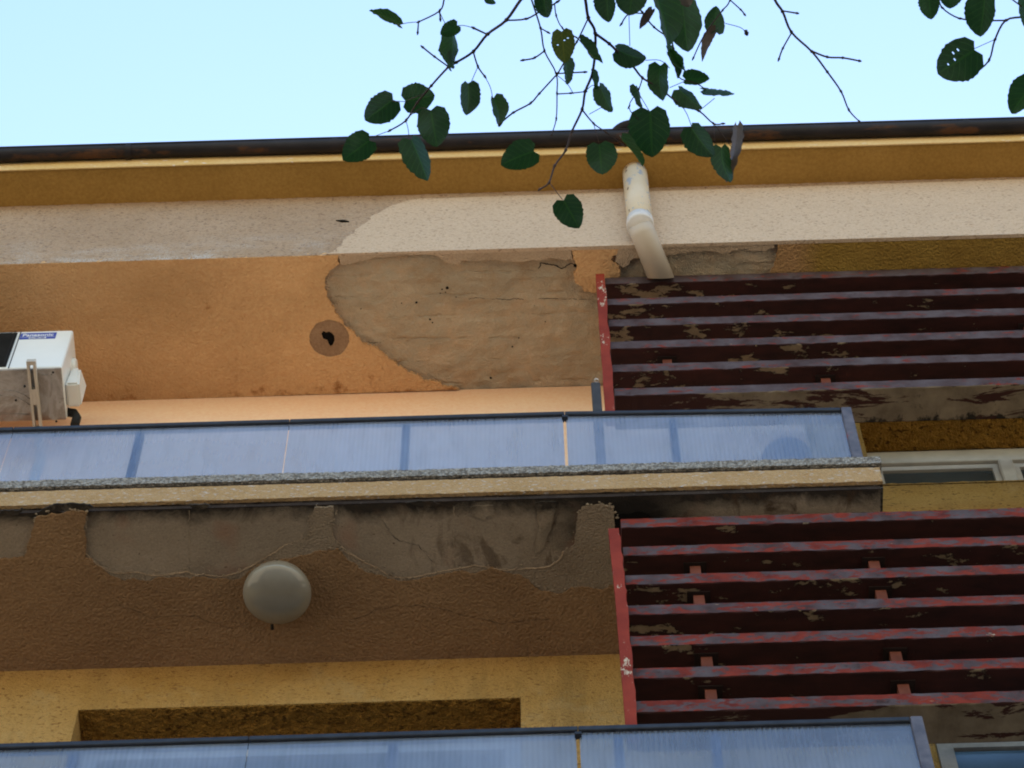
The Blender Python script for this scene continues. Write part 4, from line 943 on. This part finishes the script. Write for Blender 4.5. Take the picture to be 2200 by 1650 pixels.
def leaf(parent, bx, by, tx, ty, w, kind='leaf', hole=0, fold=.25, side=0):
    leaf.n += 1; rnd = random.Random(leaf.n*13)
    d = depth(bx, by)+rnd.uniform(-.01, .01)
    b = on_d(bx, by, d); t = on_d(tx, ty, d+rnd.uniform(-.012, .012))
    e_ = (t-b)*.03; b = b-e_; t = t+e_; L = (t-b).length; pxm = d/FPX; W_ = w*pxm*1.02
    nat = max(W_, L*.86 if kind == 'leaf' else L*.4); roll = math.acos(min(1, W_/nat))*rnd.choice((-1, 1))
    me = leaf_mesh(L, nat, leaf.n, 1.0, hole, fold+rnd.uniform(-.06, .10))
    X = (t-b).normalized(); Z0 = -ray((bx+tx)/2, (by+ty)/2).normalized(); Y = Z0.cross(X).normalized(); Z = X.cross(Y)
    Y2 = Y*math.cos(roll)+Z*math.sin(roll); Z2 = X.cross(Y2)
    R3 = Matrix((X, Y2, Z2)).transposed()
    for v in me.vertices: v.co = R3 @ v.co
    me.materials.append(M[kind])
    for p in me.polygons: p.use_smooth = True
    o = bpy.data.objects.new('leaf', me); C.objects.link(o); o.parent = parent
    w_ = Vector(); q = parent
    while q is not None: w_ += q.location; q = q.parent
    o.location = b-w_
    return o
leaf.n = 0
for a in ((981, 54, 947, 74, 34), (963, 77, 981, 143, 34), (968, 110, 971, 152, 8), (843, 215, 786, 258, 64), (872, 217, 933, 205, 64), (926, 239, 941, 315, 70), (880, 306, 916, 387, 56), (793, 303, 738, 343, 62), (1008, 182, 1000, 245, 44), (1059, 212, 1072, 271, 34)):
    leaf(brA, *a)
leaf(brB, 854, 55, 798, 19, 24); leaf(brA, 1045, -5, 1063, 8, 16)
leaf(brC, 1207, 70, 1213, 134, 50, 'leaf_yellow', 3); leaf(brC, 1220, 131, 1218, 180, 22); leaf(brA, 1165, -10, 1178, 34, 38)
for a in ((1145, 326, 1078, 354, 64), (1287, 311, 1293, 374, 66), (1212, 432, 1243, 488, 62), (1250, 88, 1298, 131, 24), (1281, 153, 1278, 193, 15), (1286, 188, 1316, 238, 36), (1327, 108, 1387, 122, 46), (1424, 143, 1421, 215, 48), (1463, 191, 1502, 236, 38), (1366, 187, 1374, 232, 20), (1397, 243, 1401, 335, 88), (1344, 294, 1374, 358, 15), (1485, 277, 1532, 333, 56), (1553, 318, 1568, 390, 44)):
    leaf(brD, *a)
leaf(brD, 1575, 275, 1572, 390, 24, 'leaf_brown')
for a in ((1303, -14, 1305, 47, 46), (1360, -24, 1352, 32, 68), (1458, 10, 1480, 107, 80), (1412, -22, 1424, 100, 50), (1433, 115, 1456, 167, 24), (1447, 98, 1472, 157, 20), (1474, 172, 1522, 164, 34), (1512, 197, 1575, 206, 15)):
    leaf(brF, *a)
leaf(brF, 1399, 21, 1375, 61, 18, 'leaf_brown'); leaf(brF, 1465, -30, 1480, 12, 40, 'leaf_brown')
leaf(brG, 1537, 66, 1539, 14, 44); leaf(brG, 1541, 67, 1506, 129, 20, 'leaf_brown')
for a in ((1995, -12, 2001, 40, 46), (2041, -24, 2041, 18, 50), (2112, -4, 2106, 77, 64), (2210, -8, 2202, 60, 44), (2225, 178, 2176, 243, 62)): leaf(brI, *a)
leaf(brI, 2093, 108, 2016, 158, 90, 'leaf', 4)
# foliage further up the same twigs, above the picture
rl = random.Random(77)
for br, (hx, hy), (ex, ey) in ((brA, (1180, -440), r2([(1560, -160)])[0]), (brB, (900, -425), r2([(960, -140)])[0]), (brC, (1250, -445), r2([(1440, -170)])[0]), (brD, (1380, -455), r2([(1800, -170)])[0]), (brF, (1480, -460), r3([(180, -220)])[0]), (brG, (1620, -465), r3([(760, -200)])[0]), (brH, (1590, -462), r3([(820, -230)])[0]), (brI, (2250, -440), r3([(2330, -180)])[0])):
    for k in range(5):
        t = .12+.19*k; x = hx+(ex-hx)*t; y = hy+(ey-hy)*t; a = rl.uniform(0, 6.28); l = rl.uniform(50, 72)
        dx, dy = math.cos(a), math.sin(a)
        if y+l*dy > -75: dy = -abs(dy)
        leaf(br, x+8*dx, y+8*dy, x+l*dx, y+l*dy, l*rl.uniform(.55, .95))
